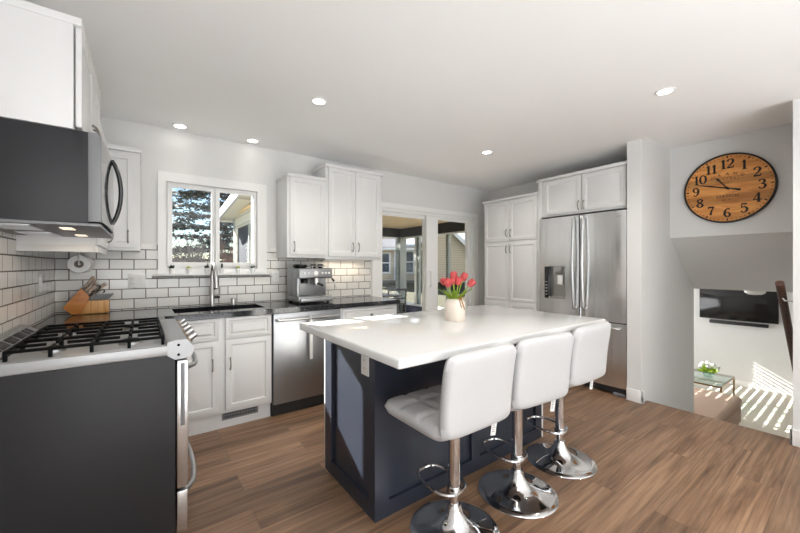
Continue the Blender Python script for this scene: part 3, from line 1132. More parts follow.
# rear vent trim with black slots
bm = bmesh.new()
prism(bm, [(0.535, 0.916), (0.540, 0.922), (0.608, 0.966), (0.628, 0.966), (0.628, 0.916)], 0.0, 0.756, 'X')
vt = obj('rear_vent', bm, 'steel', st)
bm = bmesh.new()
for x0, ln in ((0.09, 0.035), (0.145, 0.035), (0.20, 0.10), (0.33, 0.10), (0.46, 0.10), (0.59, 0.04), (0.65, 0.035)):
    b = bmesh.new()
    box(b, x0, x0 + ln, -0.018, 0.018, -0.001, 0.0015, 0.0004)
    merge(bm, b, Matrix.Translation((0, 0.574, 0.944)) @ Matrix.Rotation(math.atan2(0.044, 0.068), 4, 'X'))
obj('vent_slot', bm, 'black', vt)
bm = bmesh.new()
prism(bm, [(0.533, 0.916), (0.538, 0.924), (0.607, 0.968), (0.629, 0.968), (0.629, 0.916)], -0.006, 0.0005, 'X')
obj('end_cap', bm, 'black', vt)
# burners and grates
for i, (x, y, r) in enumerate(((0.15, 0.16, 0.045), (0.15, 0.41, 0.038), (0.378, 0.285, 0.05), (0.606, 0.16, 0.045), (0.606, 0.41, 0.038))):
    bm = bmesh.new()
    lathe(bm, [(0.0, 0.0), (r, 0.0), (r * 0.95, 0.010), (r * 0.7, 0.012), (0, 0.012)], 24, (x, y, 0.9175))
    bo = obj('burner', bm, 'steel_s', st)
    bm = bmesh.new()
    lathe(bm, [(0.0, 0.0), (r * 0.75, 0.0), (r * 0.75, 0.007), (r * 0.6, 0.009), (0.0, 0.009)], 24, (x, y, 0.9295))
    obj('burner_cap', bm, 'iron', bo)
for gx0 in (0.025, 0.263, 0.501):
    bm = bmesh.new()
    gx1 = gx0 + 0.230
    y0, y1, zt = 0.045, 0.520, 0.957
    s = 0.0055

    def bar(a, b_, z0=zt - 0.012, z1=zt):
        (xa, ya), (xb, yb) = a, b_
        box(bm, min(xa, xb) - s, max(xa, xb) + s, min(ya, yb) - s, max(ya, yb) + s, z0, z1, 0.002)
    for y in (y0, y1):
        bar((gx0 + 0.006, y), (gx1 - 0.006, y))
    for x in (gx0 + 0.006, gx1 - 0.006):
        bar((x, y0), (x, y1))
    xm = (gx0 + gx1) / 2
    bar((xm, y0), (xm, y0 + 0.085))
    bar((xm, y1 - 0.085), (xm, y1))
    for y in (y0 + 0.118, (y0 + y1) / 2, y1 - 0.118):
        bar((gx0 + 0.006, y), (gx0 + 0.082, y))
        bar((gx1 - 0.082, y), (gx1 - 0.006, y))
    bar((xm, (y0 + y1) / 2 - 0.08), (xm, (y0 + y1) / 2 + 0.08))
    for x in (gx0 + 0.006, gx1 - 0.006):
        for y in (y0, y0 + 0.118, (y0 + y1) / 2, y1 - 0.118, y1):
            box(bm, x - 0.006, x + 0.006, y - 0.006, y + 0.006, 0.918, zt - 0.002, 0.0015)
    obj('grate', bm, 'iron', st)

# ------------------------------------------------------------------ microwave (faces +X)
mw = thing('microwave', 'black over-the-range microwave with a bowed handle above the stove', 'microwave', (-0.175, 1.842, 1.425), R(90))
obj('body', B(0.0, 0.756, 0.0, 0.350, 0.012, 0.372, 0.002), 'dark_panel', mw)
bm = bmesh.new()
prof = []
for i in range(15):
    x = 0.756 * i / 14
    prof.append((x, -0.040 - 0.012 * math.sin(PI * i / 14)))
prism(bm, [(0.0, -0.001)] + prof + [(0.756, -0.001)], 0.020, 0.360, 'Z')
md = obj('door', bm, 'black_gloss', mw)
bm = bmesh.new()
box(bm, -0.002, 0.010, -0.041, 0.0, 0.018, 0.362, 0.002)
obj('door_frame', bm, 'grey_pl', md)
bm = bmesh.new()
pts, rr = [], []
for i in range(17):
    t_ = -1 + i / 8
    pts.append((0.400, -0.050 - 0.036 * (1 - t_ * t_) ** 0.8, 0.207 + 0.158 * t_))
    rr.append(0.0095)
tube(bm, pts, rr, 12)
obj('handle', bm, 'black_gloss', md)
obj('vent_grille', B(0.0, 0.756, -0.030, 0.0, 0.361, 0.374, 0.002), 'grey_pl', mw)
un = obj('underside', B(0.004, 0.752, -0.038, 0.345, 0.0, 0.012, 0.002), 'grey_pl', mw)
for x in (0.18, 0.57):
    bm = bmesh.new()
    box(bm, x - 0.13, x + 0.13, 0.17, 0.29, -0.003, 0.0, 0.001)
    for i in range(9):
        box(bm, x - 0.12 + i * 0.028, x - 0.108 + i * 0.028, 0.175, 0.285, -0.005, -0.002)
    obj('grease_filter', bm, 'steel_s', un)
for x in (0.17, 0.58):
    obj('lamp_lens', B(x - 0.05, x + 0.05, 0.06, 0.10, -0.003, 0.0, 0.001), 'warm', un)
for wy in (2.02, 2.43):
    l = area('cooktop_lamp', (-0.27, wy, 1.415), (0.12, 0.06), (0, 0, -1), 0.3, (1.0, 0.78, 0.52))

# ------------------------------------------------------------------ pantry, fridge, cabinet above (face -X)
t = thing('pantry_cabinet', 'tall white four-door pantry cabinet left of the fridge', 'cabinet', (3.758, 3.152, 0.0), R(-90))
obj('body', B(0.0, 0.815, 0.0, 0.625, 0.09, 2.125, 0.002), 'cab', t)
obj('toe_kick', B(0.0, 0.815, 0.05, 0.06, 0.0, 0.09), 'cab', t)
bm = bmesh.new()
box(bm, -0.010, 0.815, -0.032, 0.625, 2.108, 2.140, 0.005)
obj('crown_moulding', bm, 'cab', t)
add_door(t, 0.016, 1.590, 0.386, 0.505, (0.378, 1.685))
add_door(t, 0.410, 1.590, 0.386, 0.505, (0.434, 1.685))
for x, px_ in ((0.016, 0.378), (0.410, 0.434)):
    d1 = obj('door', at(raised_door(0.386, 0.760), x, 0, 0.810), 'cab', t)
    merge_bm = at(raised_door(0.386, 0.700), x, 0, 0.110)
    obj('lower_panel', merge_bm, 'cab', d1)
    obj('handle', bow_pull(px_, -0.019, 1.48), 'pull', d1)

t = thing('wall_cabinet', 'white two-door cabinet above the stainless fridge', 'cabinet', (3.758, 2.300, 1.830), R(-90), GW)
obj('body', B(0.0, 0.912, 0.0, 0.625, 0, 0.430, 0.002), 'cab', t)
obj('side_panel', B(-0.033, 0.0, -0.018, 0.625, -1.830, 0.430, 0.002), 'cab', t)
bm = bmesh.new()
box(bm, -0.046, 0.912, -0.034, 0.625, 0.414, 0.446, 0.005)
obj('crown_moulding', bm, 'cab', t)
add_door(t, 0.040, 0.022, 0.420, 0.385, (0.438, 0.085))
add_door(t, 0.470, 0.022, 0.420, 0.385, (0.494, 0.085))

fr = thing('refrigerator', 'stainless french-door refrigerator with water dispenser beside the white column', 'refrigerator', (3.760, 2.290, 0.0), R(-90))
FW = 0.895
obj('body', B(0.002, FW - 0.002, 0.0, 0.60, 0.03, 1.770, 0.004), 'dark_panel', fr)


def bowed(x0, x1, z0, z1, y0=-0.048, bulge=0.016, n=10, hole=None):
    """door leaf with a slightly bowed front"""
    b = bmesh.new()
    prof = []
    for i in range(n + 1):
        t_ = i / n
        prof.append((x0 + (x1 - x0) * t_, y0 - bulge * (1 - (2 * t_ - 1) ** 2) ** 0.5 if 0 < t_ < 1 else y0))
    prism(b, [(x0, -0.002)] + prof + [(x1, -0.002)], z0, z1, 'Z')
    return b


# left door with a real dispenser recess: built as a grid with a hole, front at -0.060
lx0, lx1 = 0.0, 0.452
bm = cells([lx0, 0.060, 0.300, lx1], [0.715, 0.905, 1.262, 1.805], -0.060, -0.002, lambda i, j: not (i == 1 and j == 1), 'Y')
bmesh.ops.bevel(bm, geom=[e for e in bm.edges if all(abs(v.co.y + 0.060) < 1e-4 for v in e.verts) and len(e.link_faces) == 2 and abs(e.calc_face_angle(0)) > 1], offset=0.006, segments=3, profile=0.5, affect='EDGES')
ld = obj('door', bm, 'fridge', fr)
dp = obj('dispenser_recess', cells([0.062, 0.298], [0.907, 1.260], -0.012, -0.004, lambda i, j: True, 'Y'), 'steel_s', ld)
obj('dispenser_panel', B(0.060, 0.106, -0.062, -0.014, 0.905, 1.262, 0.002), 'black_gloss', dp)
bm = bmesh.new()
for k in range(5):
    box(bm, 0.072, 0.094, -0.0628, -0.0618, 0.945 + 0.035 * k, 0.951 + 0.035 * k)
obj('button_marks', bm, 'labelpaper', dp)
obj('dispenser_head', B(0.160, 0.262, -0.058, -0.013, 1.185, 1.255, 0.006), 'steel_s', dp)
obj('dispenser_paddle', B(0.200, 0.258, -0.040, -0.013, 1.06, 1.165, 0.006), 'white_pl', dp)
obj('drip_tray', B(0.110, 0.298, -0.064, -0.013, 0.905, 0.925, 0.003), 'steel_s', dp)
rd = obj('door', bowed(0.458, FW, 0.715, 1.805), 'fridge', fr)
fz = obj('freezer_drawer', bowed(0.0, FW, 0.085, 0.705, bulge=0.012), 'fridge', fr)
for x, par, sgn in ((0.405, ld, -1), (0.505, rd, 1)):
    pts = [(x, -0.060, 0.815), (x, -0.092, 0.835)]
    for i in range(11):
        t_ = i / 10
        pts.append((x + 0 * sgn, -0.094 - 0.022 * math.sin(PI * t_), 0.85 + 0.90 * t_))
    pts += [(x, -0.092, 1.768), (x, -0.060, 1.785)]
    obj('handle', tube(bmesh.new(), pts, 0.0145, 12), 'steel_s', par)
pts = [(0.06, -0.055, 0.655), (0.064, -0.085, 0.657)] + [(0.07 + 0.755 * i / 10, -0.090 - 0.02 * math.sin(PI * i / 10), 0.657) for i in range(11)] + [(0.831, -0.085, 0.657), (0.835, -0.055, 0.655)]
obj('handle', tube(bmesh.new(), pts, 0.0125, 12), 'steel_s', fz)
obj('kick_grille', B(0.01, FW - 0.01, -0.030, 0.02, 0.018, 0.080, 0.003), 'dark_panel', fr)
for a, b_ in ((0.02, 0.12), (FW - 0.12, FW - 0.02)):
    obj('foot_cover', B(a, b_, -0.050, 0.02, 0.0, 0.03, 0.008), 'grey_pl', fr)
for a, b_ in ((0.01, 0.10), (FW - 0.10, FW - 0.01)):
    obj('hinge_cover', B(a, b_, -0.045, 0.05, 1.771, 1.818, 0.004), 'dark_panel', fr)


def text_bm(s, size, mtx, depth=0.0006, shear=0.0, spacing=1.0):
    c = bpy.data.curves.new('tmp_text', 'FONT')
    c.body = s
    c.size = size
    c.align_x = 'CENTER'
    c.align_y = 'CENTER'
    c.extrude = depth
    c.shear = shear
    c.space_character = spacing
    c.resolution_u = 3
    o = bpy.data.objects.new('tmp_text', c)
    COL.objects.link(o)
    bpy.context.view_layer.update()
    me = bpy.data.meshes.new_from_object(o.evaluated_get(bpy.context.evaluated_depsgraph_get()))
    bpy.data.objects.remove(o)
    bpy.data.curves.remove(c)
    me.transform(mtx)
    b = bmesh.new()
    b.from_mesh(me)
    bpy.data.meshes.remove(me)
    return b


# text frame for a face looking towards -y (local): x right, z up
FACE = Matrix.Rotation(R(90), 4, 'X')
bm = text_bm('LG', 0.022, Matrix.Translation((0.838, -0.0592, 1.748)) @ FACE)
lathe(bm, [(0.0, 0.0), (0.010, 0.0), (0.010, 0.001), (0.0, 0.001)], 20, mtx=Matrix.Translation((0.808, -0.0595, 1.748)) @ Matrix.Rotation(R(90), 4, 'X'))
obj('badge', bm, 'grey_pl', rd)

# ------------------------------------------------------------------ island
isl = thing('kitchen_island', 'navy kitchen island cabinet with framed panels', 'kitchen island', (0.920, 1.456, 0.0))
LX, LY = 1.455, 0.584
obj('carcass', B(0.018, LX, 0.018, LY, 0.0, 0.879), 'navy', isl)


def shaker(us, vs, recess, thick=0.018):
    return us, vs


bm = cells([0.0, 0.060, 0.495, LY], [0.0, 0.080, 0.800, 0.879], 0.0, 0.018, lambda i, j: not (i == 1 and j == 1), 'X')
obj('end_panel', bm, 'navy', isl)
bm = cells([0.018, 0.085, 0.700, 0.775, LX - 0.075, LX], [0.0, 0.080, 0.800, 0.879], 0.0, 0.018, lambda i, j: not (i in (1, 3) and j == 1), 'Y')
obj('back_panel', bm, 'navy', isl)
bm = cells([0.0, LY], [0.0, 0.879], LX, LX + 0.02, lambda i, j: True, 'X')
obj('end_panel', bm, 'cab', isl, 'white end panel')
for k in range(3):
    x0 = 0.004 + k * 0.484
    d = obj('door', at(B(0, 0.480, 0.0, 0.022, 0.06, 0.874, 0.002), x0, LY + 0.001, 0.0), 'cab', isl, 'white door on the sink side')
    b = bow_pull(0, 0, 0)
    bmesh.ops.rotate(b, verts=list(b.verts), cent=(0, 0, 0), matrix=Matrix.Rotation(PI, 3, 'Z'))
    obj('handle', at(b, x0 + 0.42, LY + 0.023, 0.70), 'pull', d)
bm = bmesh.new()
box(bm, -0.157, 1.532, -0.414, 0.610, 0.880, 0.920, 0.009, 3)
o = obj('island_countertop', bm, 'quartz', loc=(0.920, 1.456, 0.0))
tag(o, 'white quartz countertop lying on the navy island', 'countertop')
plate('island_outlet', 'white outlet plate on the navy island\'s end panel, under the countertop', (0.9195, 1.545, 0.765), R(-90), 'outlet', 0.072, 0.115)


# ------------------------------------------------------------------ bar stools (local: front +y, origin on the floor under the pole)
def cushion(wd, dp, th, tx=3, ty=3, groove=0.014, n=36, power=5.0, flat_bottom=True):
    """closed pillow, centred in x,y; z from 0 to th; grooves on top"""
    b = bmesh.new()
    top, bot = [], []
    for j in range(n + 1):
        rt, rb = [], []
        for i in range(n + 1):
            # superellipse map of the square so that corners are round
            u, v = 2 * i / n - 1, 2 * j / n - 1
            m_ = max(abs(u), abs(v))
            if m_ > 0:
                q = (abs(u / m_) ** 9 + abs(v / m_) ** 9) ** (1 / 9)
                x, y = u / q, v / q
            else:
                x = y = 0
            e = max(0.0, 1 - m_ ** power) ** (1 / 2.6)
            g = 0.0
            if tx:
                for c in range(1, tx):
                    g = max(g, math.exp(-((u - (2 * c / tx - 1)) / 0.075) ** 2))
                for c in range(1, ty):
                    g = max(g, math.exp(-((v - (2 * c / ty - 1)) / 0.075) ** 2))
            zt = th * 0.5 + th * 0.5 * e - groove * g * e
            zb = th * 0.5 - th * 0.5 * e
            rt.append(b.verts.new((x * wd / 2, y * dp / 2, zt)))
            rb.append(rt[-1] if m_ > 0.9999 else b.verts.new((x * wd / 2, y * dp / 2, zb)))
        top.append(rt)
        bot.append(rb)
    for j in range(n):
        for i in range(n):
            b.faces.new((top[j][i], top[j][i + 1], top[j + 1][i + 1], top[j + 1][i]))
            try:
                b.faces.new((bot[j][i], bot[j + 1][i], bot[j + 1][i + 1], bot[j][i + 1]))
            except ValueError:
                pass
    return b


STOOLS = [(1.205, 1.195, R(0), 'white bar stool nearest the camera, at the island\'s near end'),
          (1.690, 1.185, R(-5), 'middle white bar stool of the row along the island'),
          (2.195, 1.215, R(0), 'white bar stool at the island\'s far end, closest to the fridge')]


def make_stool(loc, label):
    t = thing('bar_stool', label, 'bar stool', loc, 0, 'white bar stools along the island')
    bm = bmesh.new()
    lathe(bm, [(0.0, 0.0), (0.208, 0.0), (0.214, 0.004), (0.210, 0.009), (0.180, 0.014), (0.130, 0.024), (0.090, 0.040), (0.060, 0.063),
               (0.042, 0.090), (0.033, 0.118), (0.030, 0.128), (0.0, 0.128)], 64)
    obj('base', bm, 'chrome', t, ang=50)
    bm = bmesh.new()
    lathe(bm, [(0.0, 0.128), (0.021, 0.128), (0.021, 0.190), (0.0, 0.190)], 28)
    obj('lift_piston', bm, 'chrome', t)
    bm = bmesh.new()
    lathe(bm, [(0.0, 0.172), (0.0285, 0.172), (0.0285, 0.545), (0.0, 0.545)], 28)
    obj('pole', bm, 'chrome', t)
    # footrest: oval ring hooked round the pole
    bm = bmesh.new()
    pts = []
    for i in range(40):
        a = 2 * PI * i / 40
        pts.append((0.088 * math.copysign(abs(math.cos(a)) ** 0.75, math.cos(a)), 0.095 + 0.128 * math.copysign(abs(math.sin(a)) ** 0.75, math.sin(a)), 0.196))
    tube(bm, pts, 0.0085, 10, closed=True)
    fo = obj('footrest', bm, 'chrome', t)
    bm = bmesh.new()
    lathe(bm, [(0.0285, 0.182), (0.034, 0.182), (0.034, 0.212), (0.0285, 0.212)], 24)
    obj('clamp_ring', bm, 'chrome', fo)
    bm = bmesh.new()
    lathe(bm, [(0.0, 0.530), (0.05, 0.533), (0.085, 0.546), (0.085, 0.556), (0.0, 0.556)], 24)
    obj('seat_plate', bm, 'black', t)
    obj('seat', at(cushion(0.418, 0.420, 0.085), -0.072, 0.010, 0.552), 'leather', t, ang=60)
    # backrest: an upright pillow that leans back and wraps a little
    b = cushion(0.424, 0.348, 0.060, 0, 0, 0, power=9.0)
    for v in b.verts:
        x, y, z = v.co
        hz = y + 0.174                       # 0..0.375 height along the back
        lean = -0.010 - 0.20 * hz ** 2 * 1.6
        v.co = Vector((x - 0.072, -0.202 + lean + 0.14 * x * x - (0.031 - z), 0.582 + hz))
    obj('backrest', b, 'leather', t, ang=60)
    bm = bmesh.new()
    b = B(-0.018, 0.018, -0.0008, 0.0008, -0.075, 0.0)
    merge(bm, b, Matrix.Translation((0.115, -0.15, 0.556)) @ Matrix.Rotation(R(12), 4, 'Y'))
    ta = obj('care_tag', bm, 'labelpaper', t)
    bm = bmesh.new()
    for k in range(5):
        b = B(-0.011, 0.008 - 0.004 * (k % 2), -0.0012, -0.0009, -0.022 - 0.009 * k, -0.019 - 0.009 * k)
        merge(bm, b, Matrix.Translation((0.115, -0.15, 0.556)) @ Matrix.Rotation(R(12), 4, 'Y'))
    obj('tag_print', bm, 'grey_pl', ta)
    return t


s0 = None
for x, y, rz, lab in STOOLS:
    if s0 is None:
        s0 = make_stool((x, y, 0), lab)
        s0.rotation_euler = (0, 0, rz)
    else:
        dup(s0, (x, y, 0), lab, rz)

# ------------------------------------------------------------------ vase of tulips
VX, VY = 1.614, 1.594
va = thing('flower_vase', 'cream ceramic jar with jute bow on the island', 'vase', (VX, VY, 0.920))
bm = bmesh.new()
lathe(bm, [(0.0, 0.0), (0.060, 0.0), (0.064, 0.006), (0.065, 0.095), (0.061, 0.118), (0.050, 0.134), (0.041, 0.145), (0.040, 0.152), (0.045, 0.164), (0.040, 0.164), (0.036, 0.150), (0.040, 0.012), (0.0, 0.012)], 32)
obj('jar', bm, 'ceramic', va)
bm = bmesh.new()
pts = [(0.0425 * math.cos(2 * PI * i / 24), 0.0425 * math.sin(2 * PI * i / 24), 0.148) for i in range(24)]
tube(bm, pts, 0.0028, 6, closed=True)
fd = Vector((-0.35, -0.94, 0)).normalized()
sdv = Vector((0.94, -0.35, 0)).normalized()
c0 = fd * 0.046 + sdv * 0.014 + Vector((0, 0, 0.146))
for sg in (-1, 1):
    lp = [c0, c0 + sdv * sg * 0.014 + fd * 0.006 + Vector((0, 0, 0.008)), c0 + sdv * sg * 0.026 + fd * 0.006 + Vector((0, 0, -0.002)), c0 + sdv * sg * 0.014 + fd * 0.007 + Vector((0, 0, -0.008)), c0]
    tube(bm, lp, 0.002, 6)
    tube(bm, [c0, c0 + sdv * sg * 0.008 + fd * 0.011 + Vector((0, 0, -0.022)), c0 + sdv * (0.020 if sg > 0 else -0.002) + fd * 0.024 + Vector((0, 0, -0.066 - 0.006 * sg))], 0.0032, 6)
obj('twine_bow', bm, 'twine', va)


def tulip(base, head, r, label, seed, leaves=1):
    rr = random.Random(seed)
    b0, h0 = Vector(base), Vector(head)
    t = thing('tulip', label, 'flower', (VX, VY, 0.920), 0, 'coral tulips in the cream jar')
    mid = b0.lerp(h0, 0.55) + Vector((0, 0, 0.012))
    ax = (h0 - mid).normalized()
    tube_b = tube(bmesh.new(), [b0, b0.lerp(mid, 0.5) + Vector((0, 0, 0.006)), mid, h0 - ax * r * 0.6], 0.0032, 8)
    obj('stem', tube_b, 'stem', t)
    q = ax.to_track_quat('Z', 'Y').to_matrix().to_4x4()
    bm = bmesh.new()
    for layer in range(2):
        for k in range(3):
            a0 = 2 * PI * (k / 3) + layer * PI / 3 + rr.uniform(-.1, .1)
            pb = bmesh.new()
            rows = []
            for j in range(7):
                v = j / 6
                rad = r * (0.30 + 0.72 * math.sin(PI * min(1, v * 0.62 + 0.18))) * (1.0 if layer else 0.92)
                zz = -r * 0.95 + 2.45 * r * v
                half = 0.72 * (math.sin(PI * min(v * 0.80 + 0.20, 1.0)) ** 0.7)
                row = []
                for i in range(5):
                    a = a0 + half * (i / 2 - 1) * 1.15
                    row.append(pb.verts.new((rad * math.cos(a), rad * math.sin(a), zz)))
                rows.append(row)
            for j in range(6):
                for i in range(4):
                    pb.faces.new((rows[j][i], rows[j][i + 1], rows[j + 1][i + 1], rows[j + 1][i]))
            bmesh.ops.solidify(pb, geom=list(pb.faces), thickness=0.0016)
            merge(bm, pb, Matrix.Translation(h0) @ q)
    ball(bm, tuple(h0 - ax * r * 0.5), r * 0.62, 10)
    obj('blossom', bm, 'petal', t, ang=70)
    for li in range(leaves):
        out = (h0 - b0)
        out.z = 0
        out = out.normalized() if out.length > 1e-4 else Vector((1, 0, 0))
        out.rotate(Matrix.Rotation(rr.uniform(-.9, .9), 3, 'Z'))
        side = Vector((-out.y, out.x, 0))
        ln = rr.uniform(0.095, 0.13)
        pb = bmesh.new()
        rows = []
        for j in range(8):
            v = j / 7
            c = b0 + out * (0.012 + ln * 0.75 * v ** 1.2) + Vector((0, 0, 0.0 + ln * (1.0 * v - 0.22 * v * v)))
            hw_ = 0.0185 * math.sin(PI * (0.15 + 0.85 * v)) + 0.0005
            rows.append([pb.verts.new(c + side * hw_ + Vector((0, 0, 0.004))), pb.verts.new(c), pb.verts.new(c - side * hw_ + Vector((0, 0, 0.004)))])
        for j in range(7):
            for i in range(2):
                pb.faces.new((rows[j][i], rows[j][i + 1], rows[j + 1][i + 1], rows[j + 1][i]))
        bmesh.ops.solidify(pb, geom=list(pb.faces), thickness=0.0012)
        obj('leaf', pb, 'stem', t, ang=70)


# view-right at the vase is about (0.63,-0.78); spread the heads along it
ri = Vector((0.72, -0.69, 0)).normalized()
fo_ = Vector((-0.69, -0.72, 0)).normalized()


def hd(a, f_, z):
    return tuple(ri * a + fo_ * f_ + Vector((0, 0, z)))


tulip(hd(-0.011, 0.005, 0.108), hd(-0.071, 0.000, 0.244), 0.0202, 'half-hidden coral tulip at the bunch\'s outer left', 1)
tulip(hd(-0.009, 0.013, 0.108), hd(-0.046, 0.039, 0.238), 0.0235, 'coral tulip leaning left in front of its neighbour', 2, 2)
tulip(hd(-0.002, 0.000, 0.108), hd(-0.007, -0.013, 0.280), 0.0235, 'tallest coral tulip, standing at the top of the bunch', 3, 0)
tulip(hd(0.000, 0.013, 0.108), hd(-0.014, 0.026, 0.250), 0.0190, 'coral tulip tucked below the tallest one', 4, 1)
tulip(hd(0.005, 0.016, 0.108), hd(0.021, 0.034, 0.248), 0.0213, 'coral tulip in the middle front of the bunch', 5, 2)
tulip(hd(0.007, -0.008, 0.108), hd(0.057, -0.013, 0.274), 0.0224, 'coral tulip high on the right side of the bunch', 6, 1)
tulip(hd(0.011, 0.005, 0.108), hd(0.101, 0.016, 0.236), 0.0224, 'lowest coral tulip, drooping out to the far right', 7, 2)

# ------------------------------------------------------------------ espresso machine (faces -Y)
es = thing('espresso_machine', 'stainless espresso machine on the black counter under the wall cabinets', 'coffee machine', (1.165, 3.130, 0.914), R(3))
EW, ED = 0.345, 0.32
obj('base', B(0.0, EW, 0.03, ED, 0.012, 0.062, 0.006), 'steel_d', es)
bm = bmesh.new()
for x in (0.03, EW - 0.03):
    for y in (0.06, ED - 0.03):
        cyl(bm, (x, y, 0), (x, y, 0.013), 0.014, 12)
obj('foot', bm, 'black', es)
obj('drip_tray', B(0.006, EW - 0.006, -0.012, 0.15, 0.014, 0.050, 0.005), 'steel_d', es)
bm = bmesh.new()
for i in range(16):
    box(bm, 0.02 + i * 0.0195, 0.031 + i * 0.0195, 0.0, 0.14, 0.050, 0.053)
obj('drip_grid', bm, 'steel_s', es)
obj('rear_housing', B(0.0, EW, 0.16, ED, 0.06, 0.330, 0.008), 'steel_d', es)
hd_ = obj('head', B(0.0, EW, 0.020, 0.165, 0.235, 0.330, 0.012, 3), 'steel_d', es)
obj('side_cheek', B(-0.001, 0.030, 0.06, 0.17, 0.06, 0.24, 0.004), 'steel_d', es)
bm = bmesh.new()
lathe(bm, [(0.0, 0.0), (0.026, 0.0), (0.026, 0.006), (0.0, 0.006)], 24, mtx=Matrix.Translation((0.165, 0.020, 0.285)) @ Matrix.Rotation(R(90), 4, 'X'))
ga = obj('pressure_gauge', bm, 'steel_s', hd_)
bm = bmesh.new()
lathe(bm, [(0.0, 0.0), (0.020, 0.0), (0.020, 0.002), (0.0, 0.002)], 24, mtx=Matrix.Translation((0.165, 0.0142, 0.285)) @ Matrix.Rotation(R(90), 4, 'X'))
obj('dial', bm, 'labelpaper', ga)
for x in (0.055, 0.095, 0.235, 0.270, 0.305):
    bm = bmesh.new()
    lathe(bm, [(0.0, 0.0), (0.011, 0.0), (0.010, 0.005), (0.0, 0.006)], 16, mtx=Matrix.Translation((x, 0.020, 0.285)) @ Matrix.Rotation(R(90), 4, 'X'))
    obj('button', bm, 'white_pl' if x > 0.2 else 'steel_s', hd_)
bm = bmesh.new()
lathe(bm, [(0.0, 0.0), (0.038, 0.0), (0.038, 0.040), (0.0, 0.040)], 24, (0.205, 0.095, 0.196))
obj('group_head', bm, 'steel_s', es)
bm = bmesh.new()
lathe(bm, [(0.0, 0.0), (0.030, 0.0), (0.036, 0.020), (0.036, 0.030), (0.0, 0.030)], 24, (0.205, 0.095, 0.166))
pf = obj('portafilter', bm, 'steel_s', es)
bm = bmesh.new()
tube(bm, [(0.205, 0.058, 0.182), (0.200, 0.01, 0.180), (0.195, -0.055, 0.172)], [0.010, 0.012, 0.013], 12)
obj('portafilter_handle', bm, 'black', pf)
bm = bmesh.new()
lathe(bm, [(0.0, 0.0), (0.030, 0.0), (0.034, 0.03), (0.020, 0.05), (0.0, 0.05)], 20, (0.085, 0.095, 0.186))
obj('grinder_chute', bm, 'black', es)
bm = bmesh.new()
tube(bm, [(0.335, 0.08, 0.250), (0.352, 0.06, 0.235), (0.372, 0.04, 0.20), (0.392, 0.03, 0.125)], [0.006, 0.006, 0.0055, 0.005], 10)
sw = obj('steam_wand', bm, 'steel_s', es)
bm = bmesh.new()
tube(bm, [(0.358, 0.055, 0.228), (0.372, 0.04, 0.20)], 0.010, 10)
obj('wand_grip', bm, 'black', sw)
bm = bmesh.new()
lathe(bm, [(0.0, 0.0), (0.026, 0.0), (0.026, 0.022), (0.0, 0.022)], 20, mtx=Matrix.Translation((EW, 0.10, 0.285)) @ Matrix.Rotation(R(90), 4, 'Y'))
obj('steam_dial', bm, 'black', es)
bm = bmesh.new()
lathe(bm, [(0.0, 0.0), (0.050, 0.0), (0.066, 0.014), (0.068, 0.032), (0.060, 0.038), (0.0, 0.040)], 24, (0.085, 0.20, 0.330))
obj('bean_hopper', bm, 'black_gloss', es)
bm = bmesh.new()
for a, b_ in (((0.165, 0.09), (0.335, 0.09)), ((0.165, 0.30), (0.335, 0.30)), ((0.165, 0.09), (0.165, 0.30)), ((0.335, 0.09), (0.335, 0.30))):
    tube(bm, [(a[0], a[1], 0.352), (b_[0], b_[1], 0.352)], 0.004, 8)
for px_, py_ in ((0.165, 0.09), (0.335, 0.09), (0.165, 0.30), (0.335, 0.30)):
    cyl(bm, (px_, py_, 0.33), (px_, py_, 0.352), 0.004, 8)
obj('cup_rail', bm, 'steel_s', es)
for i, (cx, cy, lab) in enumerate(((0.205, 0.16, 'small dark espresso cup on the machine\'s top, nearer its middle'), (0.285, 0.17, 'small dark espresso cup on the machine\'s top, nearer its right edge'))):
    p = Matrix.Rotation(R(3), 4, 'Z') @ Vector((cx, cy, 0.331))
    bm = bmesh.new()
    lathe(bm, [(0.0, 0.0), (0.020, 0.0), (0.030, 0.040), (0.027, 0.040), (0.018, 0.004), (0.0, 0.004)], 20)
    tube(bm, [(0.027, 0, 0.032), (0.042, 0, 0.030), (0.040, 0, 0.014), (0.023, 0, 0.010)], 0.003, 6)
    o = obj('espresso_cup', bm, 'black_gloss', loc=(1.165 + p.x, 3.130 + p.y, 0.914 + p.z))
    tag(o, lab, 'cup', 'espresso cups on the machine')

# ------------------------------------------------------------------ knife block with knives
kb_loc = Vector((-0.432, 3.395, 0.914))
KR = R(4)
kb = thing('knife_block', 'honey-coloured wooden knife block on the black counter in the corner', 'knife block', kb_loc, KR)
# side profile: slanted tower at the left, low bench for steak knives at the right (x right, z up), depth along y
bm = bmesh.new()
TW = [(-0.025, 0.055), (0.022, 0.004), (0.078, 0.004), (0.118, 0.128), (0.072, 0.192)]
prism(bm, TW, 0.0, 0.090, 'Y')
bmesh.ops.bevel(bm, geom=list(bm.edges), offset=0.003, segments=2, profile=0.5, affect='EDGES')
obj('tower', bm, 'knifewood', kb)
bm = bmesh.new()
prism(bm, [(0.070, 0.004), (0.228, 0.004), (0.228, 0.098), (0.108, 0.098)], -0.006, 0.086, 'Y')
bmesh.ops.bevel(bm, geom=list(bm.edges), offset=0.003, segments=2, profile=0.5, affect='EDGES')
obj('bench', bm, 'bench', kb)
bm = bmesh.new()
for x in (0.03, 0.21):
    for y in (0.01, 0.075):
        cyl(bm, (x, y, 0.0), (x, y, 0.006), 0.007, 10)
obj('foot', bm, 'black', kb)
KM = Matrix.Translation(kb_loc) @ Matrix.Rotation(KR, 4, 'Z')


